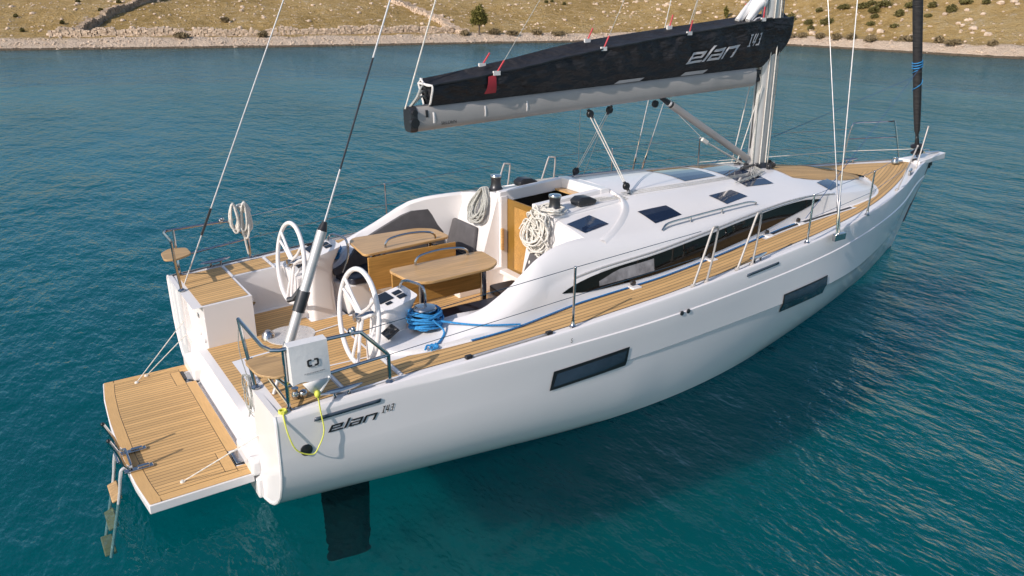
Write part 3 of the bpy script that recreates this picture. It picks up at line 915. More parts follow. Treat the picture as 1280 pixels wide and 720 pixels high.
# ------------------------------------------------------------------ topsides: windows, writing, strips
def hull_patch(m, corners, off, n=10, flipy=False, ns=4):
    """corners in (x, z): bottom-aft, top-aft, top-fore, bottom-fore"""
    A, B, C_, D_ = [Vector((*c, 0)) for c in corners]; rows = []
    for i in range(n+1):
        lo, hi = A.lerp(D_, i/n), B.lerp(C_, i/n); r = []
        for k in range(ns+1):
            q = lo.lerp(hi, k/ns); p = HP(q.x, q.y, off); r.append((p.x, -p.y if flipy else p.y, p.z))
        rows.append(r)
    m.grid(rows)
def shrink(c, d):
    cx = sum(p[0] for p in c)/4; cz = sum(p[1] for p in c)/4
    return [(p[0]-math.copysign(d*1.2, p[0]-cx), p[1]-math.copysign(d, p[1]-cz)) for p in c]
HWIN = [[(2.56,.705),(2.60,.905),(3.56,.925),(3.53,.715)], [(6.165,.65),(6.185,.885),(7.20,.905),(7.18,.655)]]
for fl in (False, True):
    for k, w in enumerate(HWIN):
        m = MB(); hull_patch(m, shrink(w, -.016), .003, flipy=fl); o = m.build('hull_window', 'gelcoat', yacht)
        m = MB(); hull_patch(m, w, .008, flipy=fl); m.build('window_frame', 'black_plastic', o)
        m = MB(); hull_patch(m, shrink(w, .032 if k == 0 else .016), .011, flipy=fl); m.build('window_pane', 'port_glass', o)
# mooring strip under the stern cleat, and a small one forward
m = MB(); hull_patch(m, [(.29,1.045),(.30,1.075),(.86,1.10),(.85,1.07)], .012, 12, ns=2); m.build('rubbing_strip', 'navy_strip', yacht, solid=.01)
m = MB(); rows = []
for i in range(9):
    x = 5.42+.62*i/8; rows.append([(x, -ys(x)-.012, zs(x)-.075), (x, -ys(x)-.010, zs(x)-.045)])
m.grid(rows); m.build('rubbing_strip', 'navy_strip', yacht, solid=.008)
for x in (4.30, 4.40):
    m = MB(); m.lathe(HP(x, 1.116, .0), (0,-1,0), [(.026,0),(.026,.008),(.012,.012),(0,.012)], 12); m.build('skin_fitting', 'dark_metal', yacht)
m = MB(); m.lathe(HP(.21, .80, 0), (0,-1,0), [(.05,0),(.05,.012),(.03,.016),(0,.016)], 18)
m.build('skin_fitting', 'dark_metal', yacht)
m = MB()
for x in (.62, .95): m.box((x, -1.30-.16*x, .05), (.05,.03,.03))
m.build('anode', 'gelcoat', yacht, bevel=.01)

def rects_logo():
    """the yard's rounded squared lettering, as non overlapping quads; x-height 1"""
    t = .225; out = []
    def R(x0, y0, x1, y1): out.append(((x0,y0),(x1,y0),(x1,y1),(x0,y1)))
    # e
    R(0,0,t*1.1,1); R(t*1.1,1-t,1.25,1); R(t*1.1,0,1.50,t*.9); R(1.25-t*1.1+.0,.40,1.25,1-t); R(t*1.1,.40,1.25-t*1.1,.40+t*.75)
    # l
    R(1.58,0,1.58+t*1.15,1.36)
    # a
    ax = 2.05
    R(ax,1-t,ax+1.25-t*1.1,1); R(ax+1.25-t*1.1,0,ax+1.25,1); R(ax,0,ax+1.25-t*1.1,t*.9); R(ax,t*.9,ax+t*1.1,.40); R(ax,.40,ax+1.25-t*1.1,.40+t*.75)
    # n
    nx = 3.50
    R(nx,0,nx+t*1.1,1); R(nx+t*1.1,1-t,nx+1.30,1); R(nx+1.30-t*1.1,0,nx+1.30,1-t)
    return out
def lay_writing(m, fn, x0, x1, h, sh=.42):
    k = (x1-x0)/(4.80+sh)
    for q in rects_logo():
        P = []
        for (a, b) in zip(q, q[1:]+q[:1]):
            for i in range(4):
                t = i/4; P.append((a[0]+(b[0]-a[0])*t, a[1]+(b[1]-a[1])*t))
        m.poly([fn(x0+(x+sh*y)*k, y*h) for x, y in P])
def rects_number():
    """I43 in thin slanted strokes, height 1"""
    t = .13; out = []
    def R(x0, y0, x1, y1): out.append(((x0,y0),(x1,y0),(x1,y1),(x0,y1)))
    R(.0,0,.40,t*.8); R(.0,1-t*.8,.40,1); R(.20-t*.6,t*.8,.20+t*.6,1-t*.8)
    R(.60,.26,.60+t,1); R(.60+t,.26,1.0-t,.26+t); R(1.0-t,0,1.0,1); R(1.0,.26,1.08,.26+t)
    R(1.28,0,1.70-t,t); R(1.36,.45,1.70-t,.45+t); R(1.28,1-t,1.70-t,1); R(1.70-t,0,1.70,1)
    return out
def lay_number(m, fn, x0, w, h, sh=.32):
    for q in rects_number():
        m.poly([fn(x0+(x+sh*y)*w, y*h) for x, y in q])
m = MB(); hz = lambda x: .905+.030*(x-.4)
lay_writing(m, lambda x, y: HP(x, hz(x)+y, .005), .395, .83, .062)
o = m.build('hull_lettering', 'print_black', yacht, smooth=0)
m = MB(); lay_number(m, lambda x, y: HP(x, .958+.03*(x-.86)+y, .005), .86, .058, .062); m.build('hull_number', 'print_black', yacht, smooth=0)
m = MB(); vs, fs = text2d('S', 1., .1); m.add([(2.80+x*.05, -ys(2.81)-.014, zs(2.8)-.10+y*.065) for x, y in vs], fs); m.build('rail_mark', 'print_black', yacht, smooth=0)

# ------------------------------------------------------------------ stern platform and boarding ladder
plat = MB()
aft = [(-.93,-1.32), (-.975,-.9), (-1.0,-.3), (-1.0,.3), (-.975,.9), (-.93,1.32)]
outline = aft+[(-.06,1.32), (-.06,1.12), (-.155,1.10), (-.155,.86), (-.06,.84), (-.06,-.84), (-.155,-.86), (-.155,-1.10), (-.06,-1.12), (-.06,-1.32)]
plat.prism([(x, y, .19) for x, y in outline], (0,0,.085))
po = plat.build('swim_platform', 'gelcoat', yacht, bevel=.008)
def flat_sheet(m, poly, z, uvf=None):
    m.poly([(x, y, z) for x, y in poly], uvs=[(uvf(x, y) if uvf else (x, y)) for x, y in poly])
m = MB(); flat_sheet(m, [(-.90,-1.30), (-.95,-.9), (-.975,-.3), (-.975,.3), (-.95,.9), (-.90,1.30), (-.16,1.30), (-.16,-1.30)], .2775); m.build('platform_caulk', 'print_black', po, recalc=False)
m = MB(); rows = []; uvs = []
ins = lambda a: interp([-1.32,-.9,-.3,.3,.9,1.32], [-.93+a,-.975+a,-1.0+a,-1.0+a,-.975+a,-.93+a])
fa = ins(.115); ys_ = sorted(list(np.linspace(-1.21, 1.21, 41))+[q for a in (.799, .801, 1.169, 1.171) for q in (a, -a)])
for y in ys_:
    x1 = -.270 if .80 < abs(y) < 1.17 else -.170
    rows.append([(fa(y)+(x1-fa(y))*k/4, y, .280) for k in range(5)]); uvs.append([(fa(y)+(x1-fa(y))*k/4, y+3.001) for k in range(5)])
m.grid(rows, uvs=uvs); m.build('platform_planks', 'teak_fine', po, smooth=0, recalc=False)
m = MB(); f0 = ins(.012); f1 = ins(.107)
A = [(f0(y), y) for y in np.linspace(-1.31, 1.31, 30)]; B_ = [(f1(y)+.003, y) for y in np.linspace(-1.31, 1.31, 30)]
m.grid([[(x, y, .280) for x, y in A], [(x, y, .280) for x, y in B_]], uvs=[[(y, x+20.5) for x, y in A], [(y, x+20.5) for x, y in B_]])
def tk(m, x0, x1, y0, y1): m.grid([[(x0,y0,.280), (x1,y0,.280)], [(x0,y1,.280), (x1,y1,.280)]], uvs=[[(0,20.5),(1,20.5)],[(0,20.6),(1,20.6)]])
for s in (-1, 1):
    tk(m, -.83, -.072, s*1.31, s*1.216)
    tk(m, -.165, -.072, s*1.211, s*1.13)
    tk(m, -.265, -.170, s*1.165, s*.805)
tk(m, -.165, -.066, -.83, .83)
m.build('platform_margin', 'teak_plain', po, smooth=0, recalc=False)
for s in (-1, 1):
    m = MB(); m.box((-.10, s*.98, .262), (.10,.20,.05)); m.box((-.02, s*.98, .255), (.10,.12,.05)); m.build('platform_hinge', 'steel', po, bevel=.01)
m = MB(); m.box((-.15, 1.02, .287), (.03,.22,.006)); m.build('drain_slot', 'black_plastic', po)
m = MB()
for a, b in (((-.62,-1.12,.285), (.02,-1.42,.70)), ((-.62,1.12,.285), (.0,1.40,.78)), ((-.50,1.24,.285), (.0,1.41,.60))):
    m = MB(); m.tube([a, b], .0055, 6); m.lathe((a[0],a[1],.281), (0,0,1), [(.022,0),(.022,.008),(.01,.02),(0,.02)], 10)
    m.build('support_wire', 'rope_white', po)

lad = MB()
lad_o = None
yl = (-.36, -.70)
m = MB()
for y in yl:
    m.tube(catmull([(-.95,y,.33), (-1.03,y,.33), (-1.06,y,.25), (-1.10,y,.05), (-1.255,y,-.52)], 5), .0145, 8)
ladder = m.build('boarding_ladder', 'silver_paint', yacht)
for y in yl:
    m = MB()
    m.tube(catmull([(-.97,y,.315), (-1.01,y,.37), (-1.035,y,.48), (-1.09,y,.63)], 5), .017, 8); m.build('ladder_handle', 'steel', ladder)
    m = MB(); m.ball((-1.093,y,.638), .018, 6); m.build('end_cap', 'black_plastic', ladder)
    m = MB(); m.box((-.90,y,.292), (.24,.055,.02)); m.box((-.86,y,.305), (.10,.035,.03)); m.build('ladder_bracket', 'steel', ladder, bevel=.006)
for x, z in ((-1.115,.03), (-1.185,-.24)):
    m = MB(); m.box((x, -.53, z), (.09,.31,.025), Matrix.Rotation(radians(-18), 3, 'Y')); m.build('ladder_tread', 'seat_teak', ladder, bevel=.01)
m = MB(); m.box((-1.25, -.53, -.50), (.10,.31,.025)); m.build('ladder_tread', 'seat_teak', ladder, bevel=.01)
m = MB(); m.box((-.955, -.53, .315), (.02,.30,.06)); m.tube([(-1.05,-.36,.40), (-1.05,-.70,.40)], .013, 8); m.build('ladder_crossbar', 'steel', ladder, bevel=.004)

# twin rudders, canted, below the water
for s in (-1, 1):
    m = MB(); rows = []
    prof = lambda c: [(c*a, s*b) for a, b in ((0,0),(.06,.035),(.2,.055),(.45,.045),(.75,.02),(1,.004),(.75,-.02),(.45,-.045),(.2,-.055),(.06,-.035))]
    for k in range(41):
        t = k/40; z = .0-1.02*t; c = .52-.08*t; x0 = 1.07-.075*t
        wob = .030*t*noise.noise(Vector((z*9, s, 0)))+.012*t*noise.noise(Vector((z*31, s, 4)))
        wo2 = .030*t*noise.noise(Vector((z*8, s, 9)))+.014*t*noise.noise(Vector((z*27, s, 7)))      # edges waved in the shape, imitating refraction by the ripples
        rows.append([(x0+wob-a*(1+(wo2-wob)/c), s*(1.22+.04*t)+b, z) for a, b in prof(c)])
    m.grid(rows, close=True); m.poly(rows[-1]); m.build('rudder', 'antifoul', yacht)

def rounded(poly, r, n=5):
    out = []
    P = [Vector(p) for p in poly]
    for i in range(len(P)):
        a, b, c = P[i-1], P[i], P[(i+1) % len(P)]
        rr = min(r, (a-b).length*.45, (c-b).length*.45)
        p, q = b+(a-b).normalized()*rr, b+(c-b).normalized()*rr
        for k in range(n+1):
            t = k/n; out.append((1-t)**2*p+2*t*(1-t)*b+t*t*q)
    return out
# ------------------------------------------------------------------ cockpit: seats, tables, helms
for s in (-1, 1):
    m = MB()
    def sb(a, z): return [(x, s*y, z) for x, y in a]
    a = [(1.78,.78), (3.75,.70), (3.75,1.45), (1.62,1.34)]; b = [(1.72,.72), (3.75,.66), (3.75,1.45), (1.60,1.34)]
    m.hexa(sb(a, .6), sb(b, 1.055))
    m.build('cockpit_seat', 'gelcoat', yacht, bevel=.02)
    m = MB(); m.hexa(sb([(3.04,.36), (3.7,.36), (3.7,.72), (3.04,.72)], .6), sb([(2.99,.33), (3.7,.33), (3.7,.72), (2.99,.72)], 1.053)); m.build('seat_return', 'gelcoat', yacht, bevel=.02)
    m = MB(); m.lathe((2.35, s*.725, .90), (0,-s,0), [(.035,0),(.035,.006),(.022,.01),(0,.01)], 12); m.build('seat_vent', 'dark_metal', yacht)
def cushion(name, bot, top, mat, label, bev=.025):
    o = MB().hexa(bot, top).build(name, mat, None, bevel=bev); tag(o, label, 'cushion'); return o
for s, side in ((-1, 'near'), (1, 'far')):
    a = rounded([(1.78,.70,1.062), (2.98,.69,1.062), (3.02,.34,1.062), (3.36,.34,1.062), (3.40,1.30,1.062), (1.66,1.22,1.062)], .05, 3)
    o = MB().prism([(p.x, s*p.y, p.z) for p in a], (0,0,.075)).build('seat_cushion', 'navy_vinyl', None, bevel=.02)
    tag(o, {'near': 'navy seat cushion beside the blue-roped winch, on the cockpit bench nearest the viewer', 'far': 'navy seat cushion on the far cockpit bench behind the two wooden tables'}[side], 'cushion')
    # bulkhead back cushions, raked with the bulkhead
    def bk(t, w, off): return (BX-.235+.20*t-off, s*w, 1.12+.80*t)
    q = [bk(.05,.58,.012), bk(.05,1.26,.012), bk(.50,1.22,.012), bk(.50,.64,.012)] if s > 0 else [bk(.05,.50,.012), bk(.05,1.26,.012), bk(.50,1.22,.012), bk(.50,.56,.012)]
    r = [(x-.06, y, z) for x, y, z in q]
    cushion('back_cushion', q, r, 'grey_fabric', {'near': 'grey back cushion half hidden below the messy white rope coil', 'far': 'grey rectangular back cushion on the bulkhead below the neat rope coil'}[s == 1 and 'far' or 'near'])
# long curved back rest on the far coaming, and its twin
for s, lab in ((1, 'long tapering grey backrest cushion along the far curved coaming'),):
    m = MB(); rows = []
    for i in range(13):
        x = 1.66+1.66*i/12; zc_ = zcrest(x)+port_rise(x, s); zt = max(1.17, min(zc_-.035-.06*(i/12), 1.66)); zb_ = 1.142
        i2 = min(yci(x), yco(x)) if x < 1.75 else yci(x)+(yco(x)-.06-yci(x))*min(1, (x-1.75)/.5)
        yw0, yw1 = min(yci(x), i2)-.045, i2-.03            # wall foot and wall head
        zw0 = max(sole_z(x), zc_-.35) if x < 1.7 else min(zc_-.05, 1.30)
        f = max(0, min(1, (zt-zw0)/max(.02, zc_-.03-zw0))); yt = yw0+(yw1-yw0)*f
        rows.append([(x, s*(yw0-.012), zb_), (x, s*(yw0-.012), max(zb_+.005, min(zw0, zt-.01))), (x, s*(yt-.012), zt), (x, s*(yt-.065), zt+.003), (x, s*(yw0-.085), zb_)])
    m.grid(rows, close=True); m.poly(rows[0]); m.poly(rows[-1])
    tag(m.build('backrest_cushion', 'grey_fabric', None, smooth=50), lab, 'cushion')

TZ = 1.52
def table(s, y0):
    """one of the pair: fixed top on posts, hinged leaf hanging towards the walkway"""
    m = MB()
    if s < 0: top = [(1.80,-.26), (1.84,-.72), (1.98,-.86), (2.78,-.82), (2.95,-.66), (2.99,-.24)]
    else: top = [(1.80,.33), (1.86,.92), (1.96,1.04), (2.80,1.00), (2.97,.86), (2.98,.45)]
    pl = rounded([(x, y, TZ-.015) for x, y in top], .09)
    m.prism(pl, (0,0,.030)); o = m.build('cockpit_table', 'table_wood', yacht, bevel=.006)
    yi = -.24 if s < 0 else .36
    m = MB(); m.box((2.42, yi-(.02 if s < 0 else -.0)-.0, TZ-.235), (1.14,.022,.40)); m.build('table_leaf', 'leaf_wood', o, bevel=.006)
    for x in (2.02, 2.78):
        yy = -.62 if s < 0 else .62
        m = MB(); zf = sole_z(x)
        m.tube([(x, yy, zf), (x, yy, TZ-.016)], .034, 12); m.lathe((x, yy, zf), (0,0,1), [(.075,0),(.075,.012),(.04,.03),(.034,.03)], 16); m.build('table_leg', 'steel', o)
    m = MB()
    for x in (2.05, 2.72):
        m.box((x, yi+.03*s, TZ-.03), (.05,.07,.03))
    m.build('leaf_hinge', 'steel', o, bevel=.004)
    yr = -.30 if s < 0 else .46
    m = MB(); m.tube(catmull([(2.12,yr,TZ+.01), (2.13,yr,TZ+.07), (2.20,yr,TZ+.115), (2.42,yr,TZ+.135), (2.66,yr,TZ+.115), (2.76,yr,TZ+.07), (2.77,yr,TZ+.01)], 6), .014, 8)
    m.build('table_rail', 'steel', o)
table(-1, 0); table(1, 0)

def helm(s):
    # moulded pedestal growing out of the coaming horn
    m = MB(); yc_ = s*.97; zf = .63
    secs = [(zf, 1.30, 1.62, .20), (.95, 1.30, 1.60, .18), (1.18, 1.32, 1.60, .17), (1.30, 1.34, 1.62, .185), (1.42, 1.34, 1.68, .21), (1.485, 1.36, 1.72, .21)]
    rows = []
    for z, xa, xb, w in secs:
        ring = rounded([(xa, yc_-w, 0), (xb, yc_-w*.9, 0), (xb, yc_+w*.9, 0), (xa, yc_+w, 0)], .06, 4)
        rows.append([(p.x, p.y, z+(p.x-xa)*(.24 if z > 1.4 else .1 if z > 1.25 else 0)-(.03 if z > 1.4 else 0)) for p in ring])
    m.grid(rows, close=True); m.poly(rows[-1])
    ped = m.build('helm_pedestal', 'gelcoat', yacht, smooth=50)
    zt = lambda x: 1.455+(x-1.36)*.24
    m = MB()
    def plate(x0, x1, y0, y1, dz=.004, h=.008):
        q = [(x0, y0), (x1, y0), (x1, y1), (x0, y1)]
        m.prism([(x, yc_+y, zt(x)+dz) for x, y in q], (0,0,h))
    plate(1.385, 1.53, -.02, .175); m.build('chart_screen', 'screen_black', ped, bevel=.003)
    m = MB(); pass
    for pl in ((1.56, 1.64, .02, .10), (1.56, 1.64, -.09, -.01), (1.42, 1.48, -.10, -.05)):
        m = MB(); plate(*pl); m.build('control_panel', 'screen_black', ped, bevel=.003)
    m = MB(); m.tube(catmull([(1.60, yc_-.19, 1.44), (1.70, yc_-.19, 1.62), (1.78, yc_-.16, 1.63), (1.80, yc_, 1.63), (1.78, yc_+.16, 1.63), (1.70, yc_+.19, 1.62), (1.60, yc_+.19, 1.44)], 6) if False else
                      catmull([(1.72, yc_-.15, 1.20), (1.80, yc_-.15, 1.40), (1.80, yc_-.12, 1.58), (1.74, yc_, 1.62), (1.70, yc_+.12, 1.60), (1.66, yc_+.15, 1.50)], 6), .014, 8)
    m.build('pedestal_rail', 'steel', ped)
    # small repeater on the outboard shoulder of the horn
    m = MB(); R = Matrix.Rotation(radians(-32), 3, 'Y'); m.box((1.36, s*1.24, 1.275), (.14,.15,.03), R); m.build('repeater', 'screen_black', ped, bevel=.006)
    m = MB(); m.tube([(1.30, yc_+.06*s, 1.28), (1.245, yc_+.10*s, 1.20)], .012, 6); m.ball((1.24, yc_+.10*s, 1.19), .022, 6); m.build('throttle_lever', 'gelcoat', ped)
    # wheel
    hub = Vector((1.16, yc_, 1.38)); rad = .46
    m = MB(); tilt = radians(8)
    X = Vector((sin(tilt), 0, cos(tilt))); Y = Vector((0,1,0))
    m.tube([hub+X*rad*cos(a)+Y*rad*sin(a) for a in np.linspace(0, 2*pi, 49)[:-1]], .025, 10, closed=True)
    wh = m.build('steering_wheel', 'gelcoat', yacht, smooth=60)
    for k in range(3):
        a = radians(180+120*k) if True else 0
        m = MB(); e = hub+X*rad*cos(a)+Y*rad*sin(a); h0 = hub+Vector((.03,0,0))
        d = (e-h0).normalized(); W = d.cross(Vector((1,0,0))).normalized()
        for q in (-1, 1):
            m.tube([h0+W*.028*q, h0.lerp(e, .5)+W*.036*q, e+W*.075*q], [.020,.017,.016], 8)
        m.build('wheel_spoke', 'gelcoat', wh)
    m = MB(); m.lathe(hub+Vector((-.045,0,0)), (1,0,0), [(0,0),(.045,.004),(.05,.03),(.035,.06),(.03,.20)], 14); m.build('wheel_hub', 'steel', wh)
helm(-1); helm(1)
# life-raft hollow / drain fitting beyond the far locker
m = MB(); m.lathe((.80, 1.49, .80), (0,-1,0), [(.045,0),(.045,.01),(.03,.02),(.0,.02)], 14); m.build('drain_fitting', 'steel', yacht)
m = MB(); m.lathe((.95, .55, sole_z(.95)+.004), (0,0,1), [(.27,0),(.27,.012),(.24,.016),(.0,.016)], 28); m.build('floor_cover', 'silver_paint', yacht)
m = MB(); m.lathe((.72, .62, sole_z(.72)+.004), (0,0,1), [(.08,0),(.07,.06),(.03,.10),(.0,.10)], 14); m.build('emergency_tiller_cap', 'steel', yacht)

# ------------------------------------------------------------------ winches, clutches, cleats
def winch(c, r=.075, h=.16):
    x, y, z = c
    o = MB().lathe((x,y,z), (0,0,1), [(r*1.35,0),(r*1.35,.02),(r*1.2,.03),(r*.98,h*.35),(r*.92,h*.6),(r*1.05,h*.85),(r*.95,h*.86)], 20).build('winch', 'dark_metal', yacht)
    MB().lathe((x,y,z+h*.86), (0,0,1), [(r*1.12,0),(r*1.15,.012),(r*1.05,.026),(r*.4,.034),(0,.03)], 20).build('winch_top', 'steel', o)
WZ = {}
for s in (-1, 1):
    winch((1.72, s*1.27, 1.262), .10, .20)
    winch((3.74, s*.62, roof_z(3.74,.6)+.022), .066, .19)
def deck_box(name, c, size, mat, bev=.01, rz=0):
    return MB().box(c, size, rz=rz).build(name, mat, yacht, bevel=bev)
for s in (-1, 1):
    m = MB(); x = 4.17; z = roof_z(4.17,.60)+.02
    m.prism([(4.05,s*.51,z), (4.30,s*.51,z), (4.32,s*.51,z+.05), (4.22,s*.51,z+.095), (4.10,s*.51,z+.10), (4.03,s*.51,z+.06)], (0,s*.17,0))
    m.build('rope_clutch', 'black_plastic', yacht, bevel=.02)
    m = MB()
    for k in range(4):
        y = s*(.53+.045*k)
        m.tube([(4.30,y,z+.03), (4.66,y,z+.02), (4.80, y*1.0, roof_z(4.8, y)+.006)], .006, 6)
    m.build('halyard_tail', 'rope_white', yacht)
    m = MB()
    for k in range(3):
        y = s*(.50+.04*k); m.tube([RP(4.82, y, .012), RP(6.0, y*.95, .012), RP(7.3, y*.75, .012), (7.62, s*(.12+.04*k), 1.985)], .0042, 6)
    m.build('roof_line', 'rope_white', yacht)
def cleat(x, s, y, L=.28):
    z = zs(x)+.02
    m = MB(); yy = s*y; sl = (ys(x+.1)-ys(x-.1))/.2*s
    d = Vector((1, sl, .04)).normalized()
    for k in (-.06, .06): m.tube([Vector((x,yy,z-.01))+d*k, Vector((x,yy,z+.045))+d*k], .014, 8)
    P = [Vector((x,yy,z+.05))+d*(L*(i/8-.5)) for i in range(9)]
    m.tube([p+Vector((0,0,.012*abs(i-4)/4)) for i, p in enumerate(P)], [.008,.016,.02,.022,.022,.022,.02,.016,.008], 8)
    m.build('mooring_cleat', 'steel', yacht)
for s in (-1, 1):
    cleat(.56, s, 2.0, .36); cleat(5.72, s, 1.93, .34); cleat(11.1, s, .56, .30)
    # genoa track and car, toe rail length
    m = MB(); m.grid([[(x, s*(ys(x)-.098), zs(x)+.022), (x, s*(ys(x)-.078), zs(x)+.022)] for x in np.linspace(1.75, 2.62, 10)]); m.build('genoa_track', 'aluminium', yacht, solid=.012)
    for x in (1.75, 2.62): MB().box((x, s*(ys(x)-.09), zs(x)+.02), (.07,.045,.035)).build('track_end', 'black_plastic', yacht, bevel=.01)
    m = MB(); m.grid([[(x, s*(yb(x)+.060), zs(x)+.020), (x, s*(yb(x)+.095), zs(x)+.020)] for x in np.linspace(6.65, 8.55, 20)]); m.build('jib_track', 'black_plastic', yacht, solid=.014)
    m = MB(); m.grid([[(x, s*(yb(x)+.03), zs(x)+.010), (x, s*(yb(x)+.13), zs(x)+.010)] for x in np.linspace(6.45, 8.62, 20)]); m.build('track_bed', 'gelcoat', yacht)
    for x in (4.05, 5.35, 6.6, 7.35):
        b = MB().box((x, s*(yb(x)+.07), zs(x)+.012), (.13,.10,.024)).build('lead_block', 'gelcoat', yacht, bevel=.01)
        MB().lathe((x, s*(yb(x)+.055), zs(x)+.05), (0,1,0), [(0,0),(.032,0),(.022,.012),(.032,.024),(0,.024)], 12).build('block_sheave', 'dark_metal', b)
# control lines led aft along the foot of the coachroof
for k, (mat) in enumerate(('rope_blue', 'rope_dark_blue')):
    m = MB(); m.tube([(x, -(yb(x)+.035+.022*k), zs(x)+.016) for x in np.linspace(1.95, 7.35, 40)], .0062, 6); m.build('furling_line', mat, yacht)

# ------------------------------------------------------------------ rails, stanchions, lifelines
def tube_part(name, pts, r, mat='steel', parent=None, n=8, sm=0):
    return MB().tube(catmull(pts, sm) if sm else pts, r, n).build(name, mat, parent or yacht)
STX = [(2.89, 2.085), (6.72, 1.855), (8.38, 1.575)]
for s in (-1, 1):
    # pushpit: aft gate posts, corner, fore leg
    g = lambda x: ys(x)-.07
    A0, A1 = Vector((.03, s*1.40, zs(0))), Vector((-.02, s*1.30, 1.745))
    m = MB()
    m.tube(catmull([A0, (0, s*1.36, 1.45), A1], 4), .0155, 8)
    m.tube([A1, (.005, s*1.85, 1.70), (.04, s*1.96, 1.70), (.10, s*1.985, 1.695), (.40, s*1.99, 1.70), (.70, s*2.0, 1.70), (.76, s*2.0, 1.695), (.97, s*2.02, 1.46), (.985, s*2.02, 1.44), (.985, s*2.02, zs(.98)+.02)], .0165, 8)
    m.tube([(.13, s*1.96, zs(.1)+.02), (.13, s*1.97, 1.70)], .0155, 8)
    m.tube([(.13, s*1.965, 1.37), (.985, s*2.02, 1.44)], .0145, 8)
    m.tube([(.03, s*1.38, 1.40), (.13, s*1.95, 1.37)], .0145, 8)
    for p in (A0, Vector((.13, s*1.96, zs(.1))), Vector((.985, s*2.02, zs(.98)))): m.lathe(p+Vector((0,0,.008)), (0,0,1), [(.04,0),(.04,.012),(.018,.03)], 12)
    push = m.build('pushpit_rail', 'steel', yacht)
    m = MB(); q = rounded([(-.08, s*1.56, 1.455), (.04, s*1.52, 1.455), (.24, s*1.66, 1.455), (.24, s*1.93, 1.455), (.06, s*2.0, 1.455), (-.06, s*1.86, 1.455)], .06)
    m.prism(q, (0,0,.022)); m.build('corner_seat', 'seat_teak', push, bevel=.006)
    m = MB(); m.tube([(.02, s*1.62, 1.45), (.13, s*1.96, 1.20)], .012, 8); m.build('seat_strut', 'steel', push)
    m = MB(); m.lathe((.66, s*2.0, 1.72), (1,0,0), [(.02,0),(.03,.01),(.02,.04)], 8); m.ball((.70, s*2.0, 1.735), .022, 6); m.build('rail_clamp', 'steel', push)
    for (x, y) in STX:
        m = MB(); z = zs(x)+.02; top = Vector((x+.0, s*(y+.01), z+.60))
        m.tube([(x, s*y, z), top], .0125, 8); m.lathe((x, s*y, z-.008), (0,0,1), [(.035,0),(.035,.012),(.018,.03),(.016,.07)], 12); m.ball(top, .016, 6)
        m.build('stanchion', 'steel', yacht)
    for (xa, xb, x1, x2) in ((4.56, 4.78, 4.80, 4.86), (5.32, 5.60, 5.57, 5.64)):
        m = MB(); za = zs(xa)+.02
        ya, yb2 = ys(xa)-.07, ys(xb)-.07
        m.tube(catmull([(xa, s*ya, za), (xa+(x1-xa)*.45, s*ya, za+.28), (x1-.02, s*ya, za+.585), (x1+.015, s*ya, za+.61), (x2, s*yb2, za+.605), (x2+.025, s*yb2, za+.57), (xb+(x2-xb)*.55+.02, s*yb2, za+.28), (xb, s*yb2, za)], 5), .0125, 8)
        for (x, y) in ((xa, ya), (xb, yb2)): m.lathe((x, s*y, za-.008), (0,0,1), [(.032,0),(.032,.012),(.016,.03)], 10)
        m.build('gate_stanchion', 'boom_alu', yacht)
    for kz, r in ((.60, .0035), (.31, .0032)):
        m = MB(); P = []
        P.append(Vector((.76 if kz > .5 else .985, s*(2.0 if kz > .5 else 2.02), 1.70 if kz > .5 else 1.44)))
        for (x, y) in [STX[0], (4.60, ys(4.6)-.07)]: P.append(Vector((x, s*(y+.008), zs(x)+.02+kz)))
        m.tube(P, r, 5)
        P = []
        for (x, y) in [(5.62, ys(5.62)-.07), STX[1], STX[2]]: P.append(Vector((x, s*(y+.008), zs(x)+.02+kz)))
        P.append(Vector((10.52,-.93,2.08)) if s < 0 and kz > .5 else Vector((10.24,-.98,1.80)) if s < 0 else Vector((11.10,.66,2.10)) if kz > .5 else Vector((11.08,.655,1.82)))
        m.tube(P, r, 5); m.build('lifeline', 'steel', yacht)
    # pulpit half
    m = MB()
    if s > 0:
        m.tube(catmull([(11.02, .64, zs(11)), (11.10, .66, 1.9), (11.18, .66, 2.16), (11.28, .64, 2.20), (11.6, .53, 2.20), (11.92, .40, 2.20), (11.99, .36, 2.15), (12.08, .23, zs(12))], 5), .0135, 8)
        m.tube([(11.12, .66, 1.93), (12.03, .31, 1.93)], .011, 8)
        for p in ((11.02,.64,zs(11)), (12.08,.23,zs(12))): m.lathe(p, (0,0,1), [(.035,0),(.035,.012),(.018,.03)], 10)
    else:
        for a, b in (((9.98,-1.03,zs(10)), (10.52,-.93,2.10)), ((11.62,-.36,zs(11.6)), (11.88,-.30,2.20))):
            m = MB(); m.tube([a, b], .0115, 8); m.ball(b, .016, 6); m.lathe(a, (0,0,1), [(.035,0),(.035,.012),(.018,.03)], 10); m.build('pulpit_post', 'boom_alu', yacht)
    if s > 0: m.build('pulpit', 'steel', yacht)

